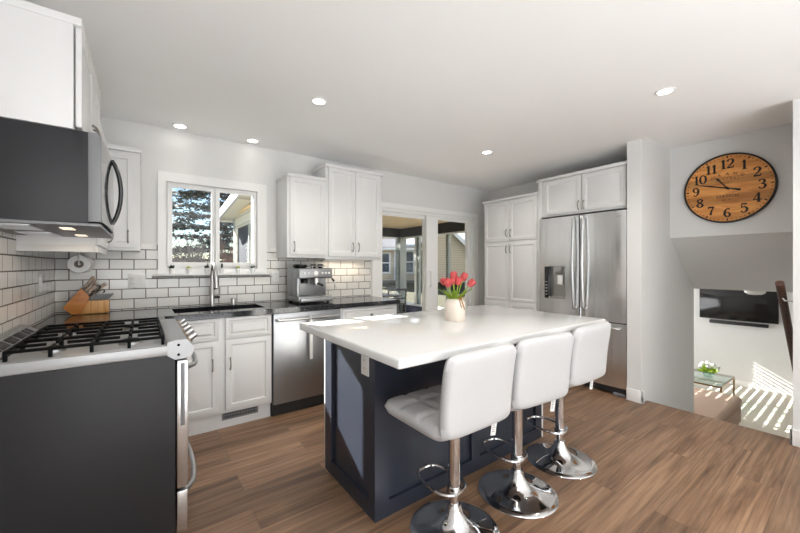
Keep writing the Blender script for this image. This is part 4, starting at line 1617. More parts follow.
def knife(p, d, ln, r, label, group, m='handlewood', grooves=3):
    """handle only shows: bolster and grip from point p along d (block frame)"""
    t = thing('kitchen_knife', label, 'knife', kb_loc, KR, group)
    p, d = Vector(p), Vector(d).normalized()
    bm = bmesh.new()
    tube(bm, [p - d * 0.012, p + d * 0.004, p + d * 0.012], [r * 0.7, r * 0.8, r * 0.95], 10)
    obj('bolster', bm, 'steel_s', t)
    bm = bmesh.new()
    sag = Vector((d.z, 0, -d.x)) * 0.006
    tube(bm, [p + d * 0.010, p + d * ln * 0.35 + sag * 0.6, p + d * ln * 0.7 + sag, p + d * ln * 0.93 + sag * 0.4, p + d * ln], [r * 0.9, r, r * 0.92, r * 1.1, r * 0.6], 10)
    obj('handle', bm, m, t)
    bm = bmesh.new()
    for q in (0.35, 0.7):
        c = p + d * ln * q + sag * 0.8
        cyl(bm, c + Vector((0, -r * 1.04, 0)), c + Vector((0, r * 1.04, 0)), r * 0.22, 8)
    obj('rivet', bm, 'steel_s', t)


dk = Vector((0.52, 0.0, 0.82))
up_ = Vector((0.046, 0, -0.064)).normalized()
KG = 'wood-handled knives in the block'
kpos = [((0.078, 0.022, 0.184), 0.105, 0.0105, 'wood-handled knife topmost in the block\'s slanted face, front column'),
        ((0.079, 0.062, 0.183), 0.112, 0.0105, 'wood-handled knife topmost in the block\'s slanted face, behind its twin'),
        ((0.090, 0.020, 0.166), 0.098, 0.0100, 'wood-handled knife second from the top of the block, front column'),
        ((0.091, 0.060, 0.165), 0.110, 0.0100, 'wood-handled knife second from the top of the block, behind its twin'),
        ((0.103, 0.026, 0.148), 0.090, 0.0095, 'wood-handled knife low in the block\'s slanted face, just above the scissors')]
for p, ln, r, lab in kpos:
    knife(p, dk, ln, r, lab, KG)
# honing steel
t = thing('honing_steel', 'honing steel with dark round handle, rising right of the knives', 'honing steel', kb_loc, KR)
bm = bmesh.new()
p = Vector((0.112, 0.068, 0.134))
d = Vector((0.75, 0, 0.66)).normalized()
tube(bm, [p, p + d * 0.02], 0.006, 10)
obj('shaft', bm, 'steel_s', t)
bm = bmesh.new()
tube(bm, [p + d * 0.018, p + d * 0.03, p + d * 0.09, p + d * 0.128], [0.009, 0.012, 0.011, 0.014], 12)
obj('handle', bm, 'handlewood', t)
bm = bmesh.new()
tube(bm, [p + d * 0.127, p + d * 0.132], 0.0142, 12)
obj('end_cap', bm, 'steel_s', t)
# scissors
bm = bmesh.new()
p = Vector((0.114, 0.040, 0.131))
d = Vector((0.80, 0, 0.60)).normalized()
nn = Vector((-d.z, 0, d.x))
tube(bm, [p, p + d * 0.03], 0.006, 8)
for sg in (-1, 1):
    c = p + d * 0.062 + nn * sg * 0.020
    tube(bm, [c + d * 0.030 * math.cos(2 * PI * i / 16) + nn * 0.016 * math.sin(2 * PI * i / 16) for i in range(16)], 0.0045, 8, closed=True)
bmesh.ops.transform(bm, matrix=Matrix.Identity(4), verts=list(bm.verts))
o = obj('kitchen_scissors', bm, 'black', loc=kb_loc)
o.rotation_euler = (0, 0, KR)
tag(o, 'kitchen scissors with black loop handles held in the knife block', 'scissors')
# steak knives in the bench
ks = Vector((0.80, 0, 0.46)).normalized()
for i in range(6):
    x = 0.120 + i * 0.0185
    lab = ['first', 'second', 'third', 'fourth', 'fifth', 'last'][i] + ' small grey-handled steak knife along the block\'s low front bench, counted from the tower'
    t = thing('steak_knife', lab, 'knife', kb_loc, KR, 'steak knives in the low bench')
    bm = bmesh.new()
    p = Vector((x, 0.020, 0.096))
    box(bm, -0.0075, 0.0075, -0.0055, 0.0055, 0.0, 0.062, 0.004,
        mtx=Matrix.Translation(p) @ Matrix.Rotation(R(38), 4, 'Y'))
    obj('handle', bm, 'grey_pl', t)
    bm = bmesh.new()
    box(bm, -0.0070, 0.0070, -0.0050, 0.0050, 0.0605, 0.066, 0.002,
        mtx=Matrix.Translation(p) @ Matrix.Rotation(R(38), 4, 'Y'))
    obj('end_cap', bm, 'steel_s', t)

# paper towel under the corner cabinets
t = thing('paper_towel_holder', 'metal bracket under the wall cabinet carrying the paper towel roll', 'holder', (-0.360, 3.425, 1.280))
bm = bmesh.new()
for y in (-0.140, 0.140):
    tube(bm, [(0, y, 0.0), (0, y, 0.084 if y < 0 else 0.096)], 0.004, 8)
tube(bm, [(0, -0.140, 0), (0, 0.140, 0)], 0.005, 8)
box(bm, -0.012, 0.012, -0.170, 0.145, 0.0790, 0.0850, 0.001)
obj('bracket', bm, 'steel_s', t)
t = thing('paper_towel_roll', 'white paper towel roll hanging under the corner cabinet above the knife block', 'paper towel', (-0.360, 3.425, 1.280))
bm = bmesh.new()
lathe(bm, [(0.026, -0.130), (0.058, -0.130), (0.061, -0.126), (0.061, 0.126), (0.058, 0.130), (0.026, 0.130), (0.026, -0.130)], 40, mtx=Matrix.Rotation(R(90), 4, 'X'))
obj('paper', bm, 'paper', t)
bm = bmesh.new()
lathe(bm, [(0.0075, -0.1305), (0.026, -0.1305), (0.026, 0.1305), (0.0075, 0.1305), (0.0075, -0.1305)], 28, mtx=Matrix.Rotation(R(90), 4, 'X'))
obj('core', bm, 'cardboard', t)

# under-cabinet light strip by the espresso machine
t = thing('under_cabinet_light', 'thin warm light bar under the tall wall cabinet', 'light', (1.80, 3.47, 1.334))
obj('housing', B(-0.25, 0.25, -0.015, 0.015, -0.012, 0.0, 0.002), 'white_pl', t)
obj('diffuser', B(-0.245, 0.245, -0.011, 0.011, -0.0145, -0.0118), 'warm', t)
area('under_cabinet_lamp', (1.80, 3.47, 1.317), (0.48, 0.02), (0, 0, -1), 1.0, (1.0, 0.82, 0.60))

# ------------------------------------------------------------------ clock on the stairwell wall (faces -X)
ck = thing('wall_clock', 'large round wooden wall clock on the wall above the stairs', 'clock', (4.455, 0.815, 2.0), R(-90))
# local: x right as seen, y into the wall (front is -y), z up
CR = 0.325
MF = Matrix.Rotation(R(90), 4, 'X')       # lathe axis z -> -y
bm = bmesh.new()
lathe(bm, [(0.0, 0.0), (CR - 0.012, 0.0), (CR - 0.012, 0.022), (0.0, 0.022)], 72, mtx=MF)
obj('face', bm, 'clockwood', ck)
bm = bmesh.new()
lathe(bm, [(CR - 0.014, 0.0), (CR, 0.0), (CR, 0.034), (CR - 0.004, 0.036), (CR - 0.014, 0.034), (CR - 0.014, 0.0)], 72, mtx=MF)
obj('rim', bm, 'srbeam', ck)
bm = bmesh.new()
for i in range(60):
    a = 2 * PI * i / 60
    rr_ = CR - 0.030
    if i % 5 == 0:
        b = B(-0.005, 0.005, -0.0235, -0.0215, -0.010, 0.010)
        merge(bm, b, Matrix.Rotation(a, 4, 'Y') @ Matrix.Translation((0, 0, rr_)))
    else:
        b = bmesh.new()
        lathe(b, [(0.0, 0.0215), (0.0042, 0.0215), (0.0042, 0.0232), (0.0, 0.0232)], 8, mtx=MF)
        merge(bm, b, Matrix.Translation((rr_ * math.sin(a), 0, rr_ * math.cos(a))))
obj('minute_marks', bm, 'ink', ck)

# serif numerals drawn as ribbons of varying width: (x, y, width) in a 1-high box
GL = {
    '1': [[(0.08, 0.78, .05), (0.22, 0.90, .07), (0.27, 0.98, .14)], [(0.27, 0.98, .15), (0.27, 0.02, .15)], [(0.08, 0.02, .045), (0.46, 0.02, .045)]],
    '2': [[(0.10, 0.72, .15), (0.16, 0.88, .09), (0.34, 0.97, .05), (0.52, 0.86, .13), (0.54, 0.68, .16), (0.42, 0.46, .11), (0.22, 0.24, .06), (0.08, 0.06, .05)], [(0.06, 0.06, .11), (0.58, 0.06, .11)], [(0.57, 0.04, .05), (0.62, 0.26, .04)]],
    '3': [[(0.10, 0.80, .14), (0.22, 0.95, .06), (0.42, 0.94, .09), (0.52, 0.76, .16), (0.42, 0.58, .09), (0.26, 0.53, .05)], [(0.26, 0.53, .05), (0.48, 0.46, .10), (0.57, 0.27, .17), (0.44, 0.06, .10), (0.24, 0.03, .06), (0.09, 0.18, .14)]],
    '4': [[(0.44, 0.98, .13), (0.44, 0.02, .15)], [(0.42, 0.96, .05), (0.04, 0.28, .05)], [(0.03, 0.28, .06), (0.64, 0.28, .06)], [(0.28, 0.02, .045), (0.60, 0.02, .045)]],
    '5': [[(0.14, 0.94, .10), (0.54, 0.92, .12)], [(0.15, 0.96, .05), (0.12, 0.52, .05)], [(0.12, 0.52, .05), (0.32, 0.62, .08), (0.53, 0.46, .15), (0.54, 0.26, .17), (0.40, 0.06, .09), (0.22, 0.04, .06), (0.09, 0.18, .13)]],
    '6': [[(0.52, 0.84, .10), (0.40, 0.97, .05), (0.22, 0.84, .10), (0.11, 0.56, .15), (0.12, 0.28, .15), (0.30, 0.03, .06), (0.50, 0.14, .12), (0.54, 0.32, .15), (0.42, 0.52, .07), (0.28, 0.55, .05), (0.15, 0.42, .08)]],
    '7': [[(0.08, 0.90, .14), (0.56, 0.90, .13)], [(0.08, 0.94, .04), (0.06, 0.70, .04)], [(0.56, 0.90, .06), (0.36, 0.50, .11), (0.27, 0.02, .17)]],
    '8': [[(0.32, 0.53, .07), (0.14, 0.66, .12), (0.14, 0.84, .12), (0.32, 0.98, .05), (0.50, 0.84, .12), (0.50, 0.68, .12), (0.32, 0.53, .08)], [(0.32, 0.53, .08), (0.11, 0.36, .12), (0.11, 0.18, .14), (0.32, 0.02, .06), (0.54, 0.18, .15), (0.54, 0.34, .13), (0.32, 0.53, .08)]],
    '0': [[(0.34, 0.98, .05), (0.14, 0.80, .13), (0.09, 0.50, .16), (0.14, 0.20, .13), (0.34, 0.02, .05), (0.54, 0.20, .13), (0.59, 0.50, .16), (0.54, 0.80, .13), (0.34, 0.98, .05)]],
}
GL['9'] = [[(0.64 - x, 1.0 - y, w_) for x, y, w_ in s] for s in GL['6']]


def glyph(bm, ch, ox, oz, hgt, y=-0.0225):
    wmax = 0
    for s in GL[ch]:
        P = [Vector((x, z)) for x, z, _ in s]
        W = [w_ for _, _, w_ in s]
        # densify
        Q, V = [], []
        for i in range(len(P) - 1):
            p0, p1, p2, p3 = P[max(i - 1, 0)], P[i], P[i + 1], P[min(i + 2, len(P) - 1)]
            for k in range(4):
                t_ = k / 4
                if len(P) > 2:
                    q = 0.5 * ((2 * p1) + (p2 - p0) * t_ + (2 * p0 - 5 * p1 + 4 * p2 - p3) * t_ ** 2 + (3 * p1 - p0 - 3 * p2 + p3) * t_ ** 3)
                else:
                    q = p1.lerp(p2, t_)
                Q.append(q)
                V.append(W[i] + (W[i + 1] - W[i]) * t_)
        Q.append(P[-1])
        V.append(W[-1])
        prev = None
        for i, q in enumerate(Q):
            d_ = Q[min(i + 1, len(Q) - 1)] - Q[max(i - 1, 0)]
            d_ = d_.normalized() if d_.length > 1e-6 else Vector((1, 0))
            n_ = Vector((-d_.y, d_.x)) * (V[i] * 1.15 + 0.02) / 2
            cur = []
            for yy in (y, y - 0.0012):
                for sg in (1, -1):
                    cur.append(bm.verts.new((ox + (q.x + n_.x * sg) * hgt, yy, oz + (q.y + n_.y * sg) * hgt)))
            if prev:
                bm.faces.new((prev[2], prev[3], cur[3], cur[2]))
                bm.faces.new((prev[0], cur[0], cur[1], prev[1]))
                bm.faces.new((prev[0], prev[2], cur[2], cur[0]))
                bm.faces.new((prev[1], cur[1], cur[3], prev[3]))
            prev = cur


NH = 0.086
for hnum in range(1, 13):
    a = 2 * PI * hnum / 12
    rn = CR - 0.095
    s = str(hnum)
    wds = [0.50 if c == '1' else 0.66 for c in s]
    tot = sum(wds) * NH
    bm = bmesh.new()
    ox = rn * math.sin(a) - tot / 2
    for c, wd_ in zip(s, wds):
        glyph(bm, c, ox, rn * math.cos(a) - NH / 2, NH)
        ox += wd_ * NH
    obj('numeral', bm, 'ink', ck)
# the station lettering: a bowed first line, a small second line, then two lines below the centre
bm = bmesh.new()
for i, ch in enumerate('GRAND'):
    a = R(-28 + 14 * i)
    rr_ = 0.235
    m_ = Matrix.Translation((rr_ * math.sin(a) * 0.95, -0.0228, -0.10 + rr_ * math.cos(a))) @ Matrix.Rotation(a, 4, 'Y') @ FACE
    merge(bm, text_bm(ch, 0.036, m_))
for i, ch in enumerate('CENTRAL'):
    a = R(-20 + 20 * i / 3)
    rr_ = 0.235
    m_ = Matrix.Translation((rr_ * math.sin(a) * 0.95, -0.0228, -0.145 + rr_ * math.cos(a))) @ Matrix.Rotation(a, 4, 'Y') @ FACE
    merge(bm, text_bm(ch, 0.022, m_))
merge(bm, text_bm('STATION', 0.036, Matrix.Translation((0, -0.0228, -0.075)) @ FACE, spacing=1.08))
merge(bm, text_bm('EST. 1871', 0.017, Matrix.Translation((0, -0.0228, -0.108)) @ FACE, spacing=1.05))
obj('lettering', bm, 'ink', ck)
for nm, ang, ln, wd_, y in (('hour_hand', R(324), 0.165, 0.010, -0.026), ('minute_hand', R(287), 0.245, 0.011, -0.030)):
    bm = bmesh.new()
    b = bmesh.new()
    prism(b, [(-wd_ / 2, -0.02), (wd_ / 2, -0.02), (wd_ / 2 * 0.9, ln * 0.6), (0.001, ln), (-0.001, ln), (-wd_ / 2 * 0.9, ln * 0.6)], y, y - 0.002, 'Y')
    if nm == 'minute_hand':
        prism(b, [(-0.004, -0.02), (0.004, -0.02), (0.0105, -0.090), (0.006, -0.098), (-0.006, -0.098), (-0.0105, -0.090)], y, y - 0.002, 'Y')
    else:
        lathe(b, [(0.005, 0.0), (0.010, 0.0), (0.010, 0.002), (0.005, 0.002), (0.005, 0.0)], 20, mtx=Matrix.Translation((0, y, 0.115)) @ MF)
    merge(bm, b, Matrix.Rotation(ang, 4, 'Y'))
    obj(nm, bm, 'srbeam', ck)
bm = bmesh.new()
lathe(bm, [(0.0, 0.022), (0.011, 0.022), (0.011, 0.034), (0.0, 0.035)], 20, mtx=MF)
obj('hub', bm, 'srbeam', ck)

# ------------------------------------------------------------------ stairwell: handrail
hr = thing('handrail', 'dark wooden handrail sloping down the right side of the stairs', 'handrail', (3.66, 0.395, 0.0))
bm = bmesh.new()
tube(bm, [(0.015, 0.002, 1.145), (1.315, 0.002, 0.02)], [0.024, 0.024], 16)
obj('rail', bm, 'railwood', hr)
for q in (0.115, 1.0):
    zz = 1.145 - (q - 0.015) * 0.8654
    bm = bmesh.new()
    tube(bm, [(q, 0.0, zz - 0.022), (q, -0.012, zz - 0.045), (q, -0.058, zz - 0.045)], 0.006, 8)
    lathe(bm, [(0.0, 0.0), (0.026, 0.0), (0.024, 0.005), (0.0, 0.005)], 18, mtx=Matrix.Translation((q, -0.059, zz - 0.045)) @ Matrix.Rotation(R(-90), 4, 'X'))
    obj('bracket', bm, 'steel_s', hr)

# ------------------------------------------------------------------ lower room
tv = thing('television', 'large black flat television on the lower room\'s far wall', 'television', (9.898, 1.665, 0.49), R(-90))
obj('mount', B(-0.2, 0.2, -0.05, 0.0, -0.15, 0.15), 'black', tv)
obj('housing', B(-0.59, 0.59, -0.085, -0.05, -0.345, 0.345, 0.004), 'black', tv)
obj('screen', B(-0.580, 0.580, -0.0865, -0.0845, -0.328, 0.337, 0.0005), 'screen', tv)
sb = thing('soundbar', 'slim black soundbar mounted below the television', 'soundbar', (9.898, 1.650, 0.085), R(-90))
obj('bracket', B(-0.25, 0.25, -0.02, 0.0, -0.02, 0.02), 'black', sb)
obj('housing', B(-0.44, 0.44, -0.10, -0.02, -0.032, 0.032, 0.010), 'black', sb)
cl = thing('ceiling_light', 'white flush ceiling light in the lower room, in line with the television', 'ceiling light', (6.0, 0.854, 1.0))
bm = bmesh.new()
lathe(bm, [(0.0, -0.085), (0.06, -0.080), (0.09, -0.06), (0.10, -0.02), (0.0, -0.02)], 32)
obj('diffuser', bm, 'white_pl', cl)
bm = bmesh.new()
lathe(bm, [(0.0, -0.02), (0.105, -0.02), (0.105, 0.0), (0.0, 0.0)], 32)
obj('base_ring', bm, 'trim', cl)

t = thing('glass_table', 'glass-topped coffee table with thin gold frame in the lower room', 'coffee table', (8.25, 1.92, -1.2))
obj('tabletop', B(-0.47, 0.47, -0.42, 0.42, 0.442, 0.454, 0.002), 'glassware', t)
bm = bmesh.new()
for y in (-0.41, 0.41):
    box(bm, -0.465, 0.465, y - 0.012, y + 0.012, 0.417, 0.441)
for x in (-0.455, 0.455):
    box(bm, x - 0.012, x + 0.012, -0.41, 0.41, 0.417, 0.441)
obj('frame', bm, 'gold', t)
for x in (-0.455, 0.455):
    for y in (-0.41, 0.41):
        obj('leg', B(x - 0.012, x + 0.012, y - 0.012, y + 0.012, 0.0, 0.417), 'gold', t)
obj('shelf', B(-0.44, 0.44, -0.398, 0.398, 0.12, 0.128), 'glassware', t)
t = thing('flower_bowl', 'small glass bowl with white flowers on the gold-framed glass table', 'vase', (8.30, 1.78, -0.746))
bm = bmesh.new()
lathe(bm, [(0.0, 0.0), (0.06, 0.0), (0.085, 0.04), (0.075, 0.10), (0.07, 0.10), (0.078, 0.04), (0.055, 0.006), (0.0, 0.006)], 24)
obj('bowl', bm, 'glassware', t)
bm = bmesh.new()
r3 = random.Random(3)
for i in range(26):
    a, el = r3.uniform(0, 2 * PI), r3.uniform(0.2, 1.2)
    d = Vector((math.cos(a) * math.cos(el), math.sin(a) * math.cos(el), math.sin(el)))
    c = Vector((0, 0, 0.07))
    L_ = r3.uniform(0.10, 0.19)
    tube(bm, [c, c + d * L_ * 0.6, c + d * L_], [0.004, 0.028, 0.004], 6)
obj('foliage', bm, 'stem', t)
for i in range(9):
    a, el = i * 2.4, 0.5 + 0.09 * i
    d = Vector((math.cos(a) * math.cos(el), math.sin(a) * math.cos(el), math.sin(el)))
    c = Vector((0, 0, 0.07)) + d * 0.17
    bm = bmesh.new()
    for k in range(5):
        ball(bm, tuple(c + Vector((r3.uniform(-1, 1), r3.uniform(-1, 1), r3.uniform(-1, 1))) * 0.022), 0.024, 8)
    obj('blossom', bm, 'white_pl', t)

t = thing('ottoman', 'large beige upholstered ottoman with striped sunlight in the lower room', 'ottoman', (6.63, 1.78, -1.2))
bm = bmesh.new()
box(bm, -0.80, 0.80, -0.58, 0.58, 0.05, 0.33, 0.05, 4)
obj('frame', bm, 'beige', t)
bm = bmesh.new()
box(bm, -0.81, 0.81, -0.59, 0.59, 0.31, 0.455, 0.06, 4)
obj('cushion', bm, 'beige', t)
bm = bmesh.new()
tube(bm, [(x, y, 0.318) for x, y in ((-0.80, -0.585), (0.80, -0.585), (0.805, 0.585), (-0.805, 0.585))], 0.007, 6, closed=True)
obj('piping', bm, 'beige', t)
for x in (-0.7, 0.7):
    for y in (-0.5, 0.5):
        obj('leg', B(x - 0.03, x + 0.03, y - 0.03, y + 0.03, 0.0, 0.06), 'black', t)
# lower room window and its venetian blind
wf = struct('window_2', cells([5.60, 5.65, 6.76, 6.80, 7.95, 7.99, 9.11, 9.16], [-0.30, -0.25, 0.65, 0.70], 3.63, 3.68, lambda i, j: not (i in (1, 3, 5) and j == 1), 'Y'), 'trim')
struct('pane', B(5.64, 9.12, 3.652, 3.657, -0.26, 0.66), 'glass', wf)
vb = thing('venetian_blind', 'white venetian blind in the lower room\'s side window', 'blind', (7.38, 3.595, 0.0))
obj('head_rail', B(-1.77, 1.77, -0.02, 0.02, 0.66, 0.695), 'blind', vb)
bm = bmesh.new()
for i in range(14):
    z = -0.275 + i * 0.070
    b = B(-1.76, 1.76, -0.031, 0.031, -0.001, 0.001)
    merge(bm, b, Matrix.Translation((0, 0, z)) @ Matrix.Rotation(R(-18), 4, 'X'))
obj('slats', bm, 'blind', vb)

# ------------------------------------------------------------------ outside: sunroom behind the sliding door
struct('floor_sunroom', B(1.35, 5.1, YB + WT, 6.9, -0.25, -0.02), 'srfloor')
struct('ceiling_sunroom', B(1.30, 5.15, YB + WT, 6.86, 2.16, 2.20), 'srceil')
SRY, SRX = 6.75, 5.0
bm = bmesh.new()
box(bm, 1.35, SRX, SRY, SRY + 0.10, 1.95, 2.16)
box(bm, SRX, SRX + 0.10, YB + WT, SRY + 0.10, 1.95, 2.16)
wsr = struct('wall_sunroom_beam', bm, 'srbeam')
bm = bmesh.new()
box(bm, 1.45, SRX, SRY + 0.01, SRY + 0.09, -0.02, 0.36)
box(bm, SRX + 0.01, SRX + 0.09, YB + WT, SRY + 0.09, -0.02, 0.36)
struct('wall_sunroom_knee', bm, 'srknee')
bm = bmesh.new()
box(bm, 1.45, SRX, SRY - 0.02, SRY + 0.11, 0.36, 0.40)
box(bm, SRX - 0.02, SRX + 0.11, YB + WT, SRY + 0.11, 0.36, 0.40)
box(bm, 1.45, SRX, SRY + 0.02, SRY + 0.08, 1.915, 1.95)
box(bm, SRX + 0.02, SRX + 0.08, YB + WT, SRY + 0.08, 1.915, 1.95)
struct('trim_sunroom_rail', bm, 'trim')
sp_ = struct('wall_sunroom_post', B(SRX - 0.08, SRX + 0.11, SRY - 0.08, SRY + 0.11, -0.02, 1.95), 'srpost')
for y in (6.13, 5.18, 4.25):
    struct('post', B(SRX + 0.02, SRX + 0.08, y - 0.04, y + 0.04, 0.40, 1.915), 'srpost', sp_)
for y in (6.19,):
    struct('post_trim', B(SRX + 0.0, SRX + 0.09, y, y + 0.035, 0.40, 1.915), 'trim', sp_)
for x in (3.95, 3.2, 2.3):
    struct('post', B(x - 0.03, x + 0.03, SRY + 0.02, SRY + 0.08, 0.40, 1.915), 'srpost', sp_)
# west wall of the sunroom with its dark screen window, roof with white eave (seen through the kitchen window)
ww = struct('wall_sunroom_west', cells([3.72, 3.85, 6.70, 6.86], [-0.02, 0.7, 1.93, 2.16], 1.33, 1.45, lambda i, j: not (i == 1 and j == 1), 'X'), 'siding_w')
bm = B(1.36, 1.38, 3.85, 6.70, 0.7, 1.93)
struct('screen', bm, 'screenmesh', ww)
bm = bmesh.new()
for y in (3.86, 4.85, 5.75):
    box(bm, 1.325, 1.40, y, y + 0.06, 0.7, 1.93)
box(bm, 1.32, 1.41, 6.78, 6.88, -0.02, 2.16)
struct('screen_frame', bm, 'srpost', ww)
bm = bmesh.new()
prism(bm, [(3.72, 2.48), (7.10, 2.13), (7.10, 2.22), (3.72, 2.60)], 1.10, 5.14, 'X')
rf = struct('roof_sunroom', bm, 'shingle')
bm = bmesh.new()
prism(bm, [(3.72, 2.42), (7.14, 2.08), (7.14, 2.22), (3.72, 2.57)], 1.075, 1.115, 'X')
box(bm, 1.10, 5.14, 7.10, 7.14, 2.08, 2.22)
struct('fascia', bm, 'fascia', rf)
bm = bmesh.new()
prism(bm, [(3.72, 2.43), (7.10, 2.09), (7.10, 2.11), (3.72, 2.45)], 1.115, 1.33, 'X')
struct('soffit', bm, 'siding_w', rf)


# sunroom furniture: two black metal chairs at a black table
def make_chair(loc, label):
    t = thing('patio_chair', label, 'chair', loc, 0, 'black patio chairs in the sunroom')
    obj('seat', B(-0.20, 0.20, -0.19, 0.21, 0.43, 0.455, 0.008), 'black', t)
    for x in (-0.19, 0.19):
        bm = bmesh.new()
        tube(bm, [(x, -0.23, 0.0), (x, -0.19, 0.45), (x, -0.22, 0.87)], 0.014, 8)
        obj('rear_leg', bm, 'black', t)
        bm = bmesh.new()
        tube(bm, [(x, 0.20, 0.0), (x, 0.19, 0.44)], 0.014, 8)
        obj('front_leg', bm, 'black', t)
    bm = bmesh.new()
    box(bm, -0.205, 0.205, -0.236, -0.206, 0.85, 0.885, 0.005)
    box(bm, -0.19, 0.19, -0.222, -0.200, 0.70, 0.725, 0.003)
    box(bm, -0.19, 0.19, -0.210, -0.190, 0.60, 0.62, 0.003)
    obj('backrest', bm, 'black', t)
    return t


c0_ = make_chair((3.615, 5.20, -0.02), 'black metal chair in the sunroom, seen beside the counter\'s end')
dup(c0_, (3.06, 5.20, -0.02), 'black metal chair in the sunroom, mostly hidden by the wall cabinets\' end')
t = thing('patio_table', 'black table standing in the sunroom behind the sliding door', 'table', (3.30, 5.62, -0.02))
obj('tabletop', B(-0.72, 0.62, -0.36, 0.36, 0.715, 0.745, 0.006), 'black', t)
for x in (-0.62, 0.54):
    for y in (-0.28, 0.28):
        obj('leg', B(x - 0.025, x + 0.025, y - 0.025, y + 0.025, 0.0, 0.715), 'black', t)
bm = bmesh.new()
lathe(bm, [(0.0, 0.0), (0.14, 0.0), (0.15, 0.04), (0.14, 0.04), (0.13, 0.008), (0.0, 0.008)], 28)
o = obj('tray', bm, 'blue', loc=(3.24, 5.50, 0.725))
tag(o, 'round blue tray lying on the sunroom table', 'tray')

# ------------------------------------------------------------------ outside: ground, neighbour house, tree
bm = bmesh.new()
NX, NY = 40, 30
gx0, gx1, gy0, gy1 = -30.0, 50.0, YB + WT + 0.02, 60.0
vv = []
for j in range(NY + 1):
    row = []
    for i in range(NX + 1):
        x = gx0 + (gx1 - gx0) * i / NX
        y = gy0 + (gy1 - gy0) * (j / NY) ** 1.6
        z = -0.55 + 0.95 * max(0, min(1, (y - 8) / 7.0)) + 0.06 * noise.noise(Vector((x * 0.3, y * 0.3, 0)))
        if y < 7.0:
            z = -0.55
        row.append(bm.verts.new((x, y, z)))
    vv.append(row)
for j in range(NY):
    for i in range(NX):
        bm.faces.new((vv[j][i], vv[j][i + 1], vv[j + 1][i + 1], vv[j + 1][i]))
ex = bmesh.ops.extrude_face_region(bm, geom=list(bm.faces))
bmesh.ops.translate(bm, verts=[g for g in ex['geom'] if isinstance(g, bmesh.types.BMVert)], vec=(0, 0, -0.3))
struct('ground_lawn', bm, 'lawn')

# neighbour house: its long wall looks back at the sunroom
nh = thing('neighbour_house', 'tan clapboard house with grey roof seen through the sliding door', 'house', (12.2, 14.2, 0.0), R(-36.4))
# local: x right, y away, front wall at y=0
obj('wall', B(-5.0, 0.2, 0.0, 6.0, 0.50, 2.30), 'siding', nh)
obj('foundation', B(-5.0, 0.2, -0.02, 6.0, 0.0, 0.50), 'stonec', nh)
bm = bmesh.new()
prism(bm, [(-0.15, 0.45), (2.25, 0.45), (2.25, 1.90), (0.65, 3.45), (-0.15, 2.65)], -1.2, 5.0, 'Y')
obj('gable_wing', bm, 'siding', nh)
bm = bmesh.new()
prism(bm, [(-0.45, 2.12), (5.5, 5.20), (5.5, 5.35), (-0.45, 2.27)], -5.4, -1.55, 'X')
obj('roof', bm, 'shingle', nh)
bm = bmesh.new()
prism(bm, [(-0.45, 2.26), (5.5, 5.20), (5.5, 5.35), (-0.45, 2.40)], -1.50, 4.5, 'X')
obj('porch_roof', bm, 'metalroof', nh)
bm = bmesh.new()
for a, b_ in (((-0.45, 2.35), (0.65, 3.45)), ((0.65, 3.45), (2.65, 1.50))):
    (xa, za), (xb, zb) = a, b_
    prism(bm, [(xa, za), (xb, zb), (xb, zb + 0.20), (xa, za + 0.20)], -1.45, 5.2, 'Y')
obj('gable_roof', bm, 'shingle', nh)
bm = bmesh.new()
for a, b_ in (((-0.45, 2.30), (0.65, 3.40)), ((0.65, 3.40), (2.65, 1.45))):
    (xa, za), (xb, zb) = a, b_
    prism(bm, [(xa, za), (xb, zb), (xb, zb + 0.24), (xa, za + 0.24)], -1.49, -1.43, 'Y')
obj('bargeboard', bm, 'trim', nh)
obj('gutter', B(-5.4, -0.2, -0.55, -0.43, 2.08, 2.22, 0.02), 'trim', nh)
obj('downpipe', B(-1.72, -1.62, -0.10, -0.02, 0.5, 2.15, 0.02), 'trim', nh)
for x0, x1, z0, z1 in ((-2.40, -1.98, 0.95, 1.92), (-1.20, -0.70, 0.95, 2.02), (-4.2, -3.7, 0.95, 1.92)):
    wn_ = obj('window', cells([x0 - 0.09, x0, x1, x1 + 0.09], [z0 - 0.09, z0, z1, z1 + 0.09], -0.06, 0.0, lambda i, j: not (i == 1 and j == 1), 'Y'), 'trim', nh)
    obj('pane', B(x0, x1, -0.03, -0.01, z0, z1), 'winglass', wn_)
    obj('meeting_rail', B(x0, x1, -0.05, -0.03, (z0 + z1) / 2 - 0.03, (z0 + z1) / 2 + 0.03), 'trim', wn_)

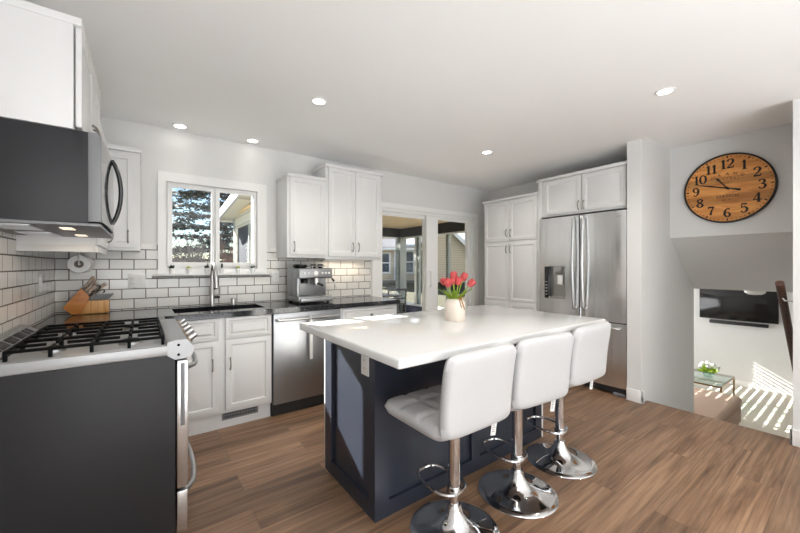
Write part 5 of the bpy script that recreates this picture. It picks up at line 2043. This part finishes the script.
# cedar with layered boughs, seen through the kitchen window
tr = thing('cedar_tree', 'dark cedar with layered branches outside the kitchen window', 'tree', (2.25, 15.5, 0.35))
bm = bmesh.new()
tube(bm, [(0, 0, -0.3), (0.05, 0, 2.0), (0.0, 0.1, 4.5), (0.05, 0, 7.2)], [0.16, 0.13, 0.08, 0.02], 10)
obj('trunk', bm, 'bark', tr)
rt = random.Random(11)
bb, nb = bmesh.new(), bmesh.new()
for k in range(64):
    z = 0.2 + 6.6 * k / 64 + rt.uniform(-.08, .08)
    a = k * 2.4 + rt.uniform(-.3, .3)
    ln = (4.3 * (1 - (z / 7.8)) ** 0.75 + 0.35) * rt.uniform(0.75, 1.1)
    d = Vector((math.cos(a), math.sin(a), 0))
    sd_ = Vector((-d.y, d.x, 0))
    p = [Vector((0, 0, z)) + d * ln * q + Vector((0, 0, 0.12 * ln * q - 0.24 * ln * q * q)) for q in (0, .33, .66, 1)]
    tube(bb, p, [0.045, 0.03, 0.018, 0.006], 5)
    for m_ in range(int(430 * ln / 3)):
        q = rt.uniform(0.12, 1.0)
        c = Vector((0, 0, z)) + d * ln * q + Vector((0, 0, 0.12 * ln * q - 0.24 * ln * q * q)) + sd_ * rt.gauss(0, 0.26 * (1.2 - q * 0.6)) + Vector((0, 0, rt.gauss(-0.02, 0.055)))
        sz = rt.uniform(0.05, 0.13)
        e1 = Vector((rt.uniform(-1, 1), rt.uniform(-1, 1), rt.uniform(-.35, .35))).normalized() * sz
        e2 = Vector((rt.uniform(-1, 1), rt.uniform(-1, 1), rt.uniform(-.6, .6))).normalized() * sz * 0.45
        nb.faces.new([nb.verts.new(c + e1), nb.verts.new(c + e2), nb.verts.new(c - e1), nb.verts.new(c - e2)])
obj('boughs', bb, 'bark', tr)
o = obj('foliage', nb, 'needle', tr)
o['kind'] = 'stuff'
# bare shrubs in front of it
for n, (x, y, h_, lab) in enumerate(((-0.55, 9.0, 2.15, 'bare grey-brown shrub outside, low in the window\'s left pane'),
                                     (0.95, 9.6, 2.0, 'bare grey-brown shrub outside, behind the window\'s centre bar'),
                                     (2.30, 11.0, 2.3, 'bare reddish shrub outside, low in the window\'s right pane'))):
    t = thing('bare_shrub', lab, 'shrub', (x, y, -0.2), 0, 'bare shrubs outside the window')
    bm = bmesh.new()
    rs = random.Random(50 + n)
    for k in range(110):
        a = rs.uniform(0, 2 * PI)
        sp2 = rs.uniform(0.02, 0.30)
        d = Vector((math.cos(a) * sp2, math.sin(a) * sp2, 1.0))
        p0 = Vector((math.cos(a), math.sin(a), 0)) * rs.uniform(0.03, 0.12)
        L_ = h_ * rs.uniform(0.7, 1.05)
        p1 = p0 + d * L_ * 0.5
        p2 = p0 + d * L_ + Vector((rs.uniform(-.12, .12), rs.uniform(-.12, .12), 0))
        tube(bm, [p0, p1, p2], [0.013, 0.009, 0.003], 4)
        for m_ in range(8):
            q = rs.uniform(0.35, 1)
            s_ = p0.lerp(p2, q)
            tube(bm, [s_, s_ + Vector((rs.uniform(-.18, .18), rs.uniform(-.18, .18), rs.uniform(.05, .35)))], [0.006, 0.002], 3)
    obj('twigs', bm, 'twig' if n == 2 else 'twig_grey', t)
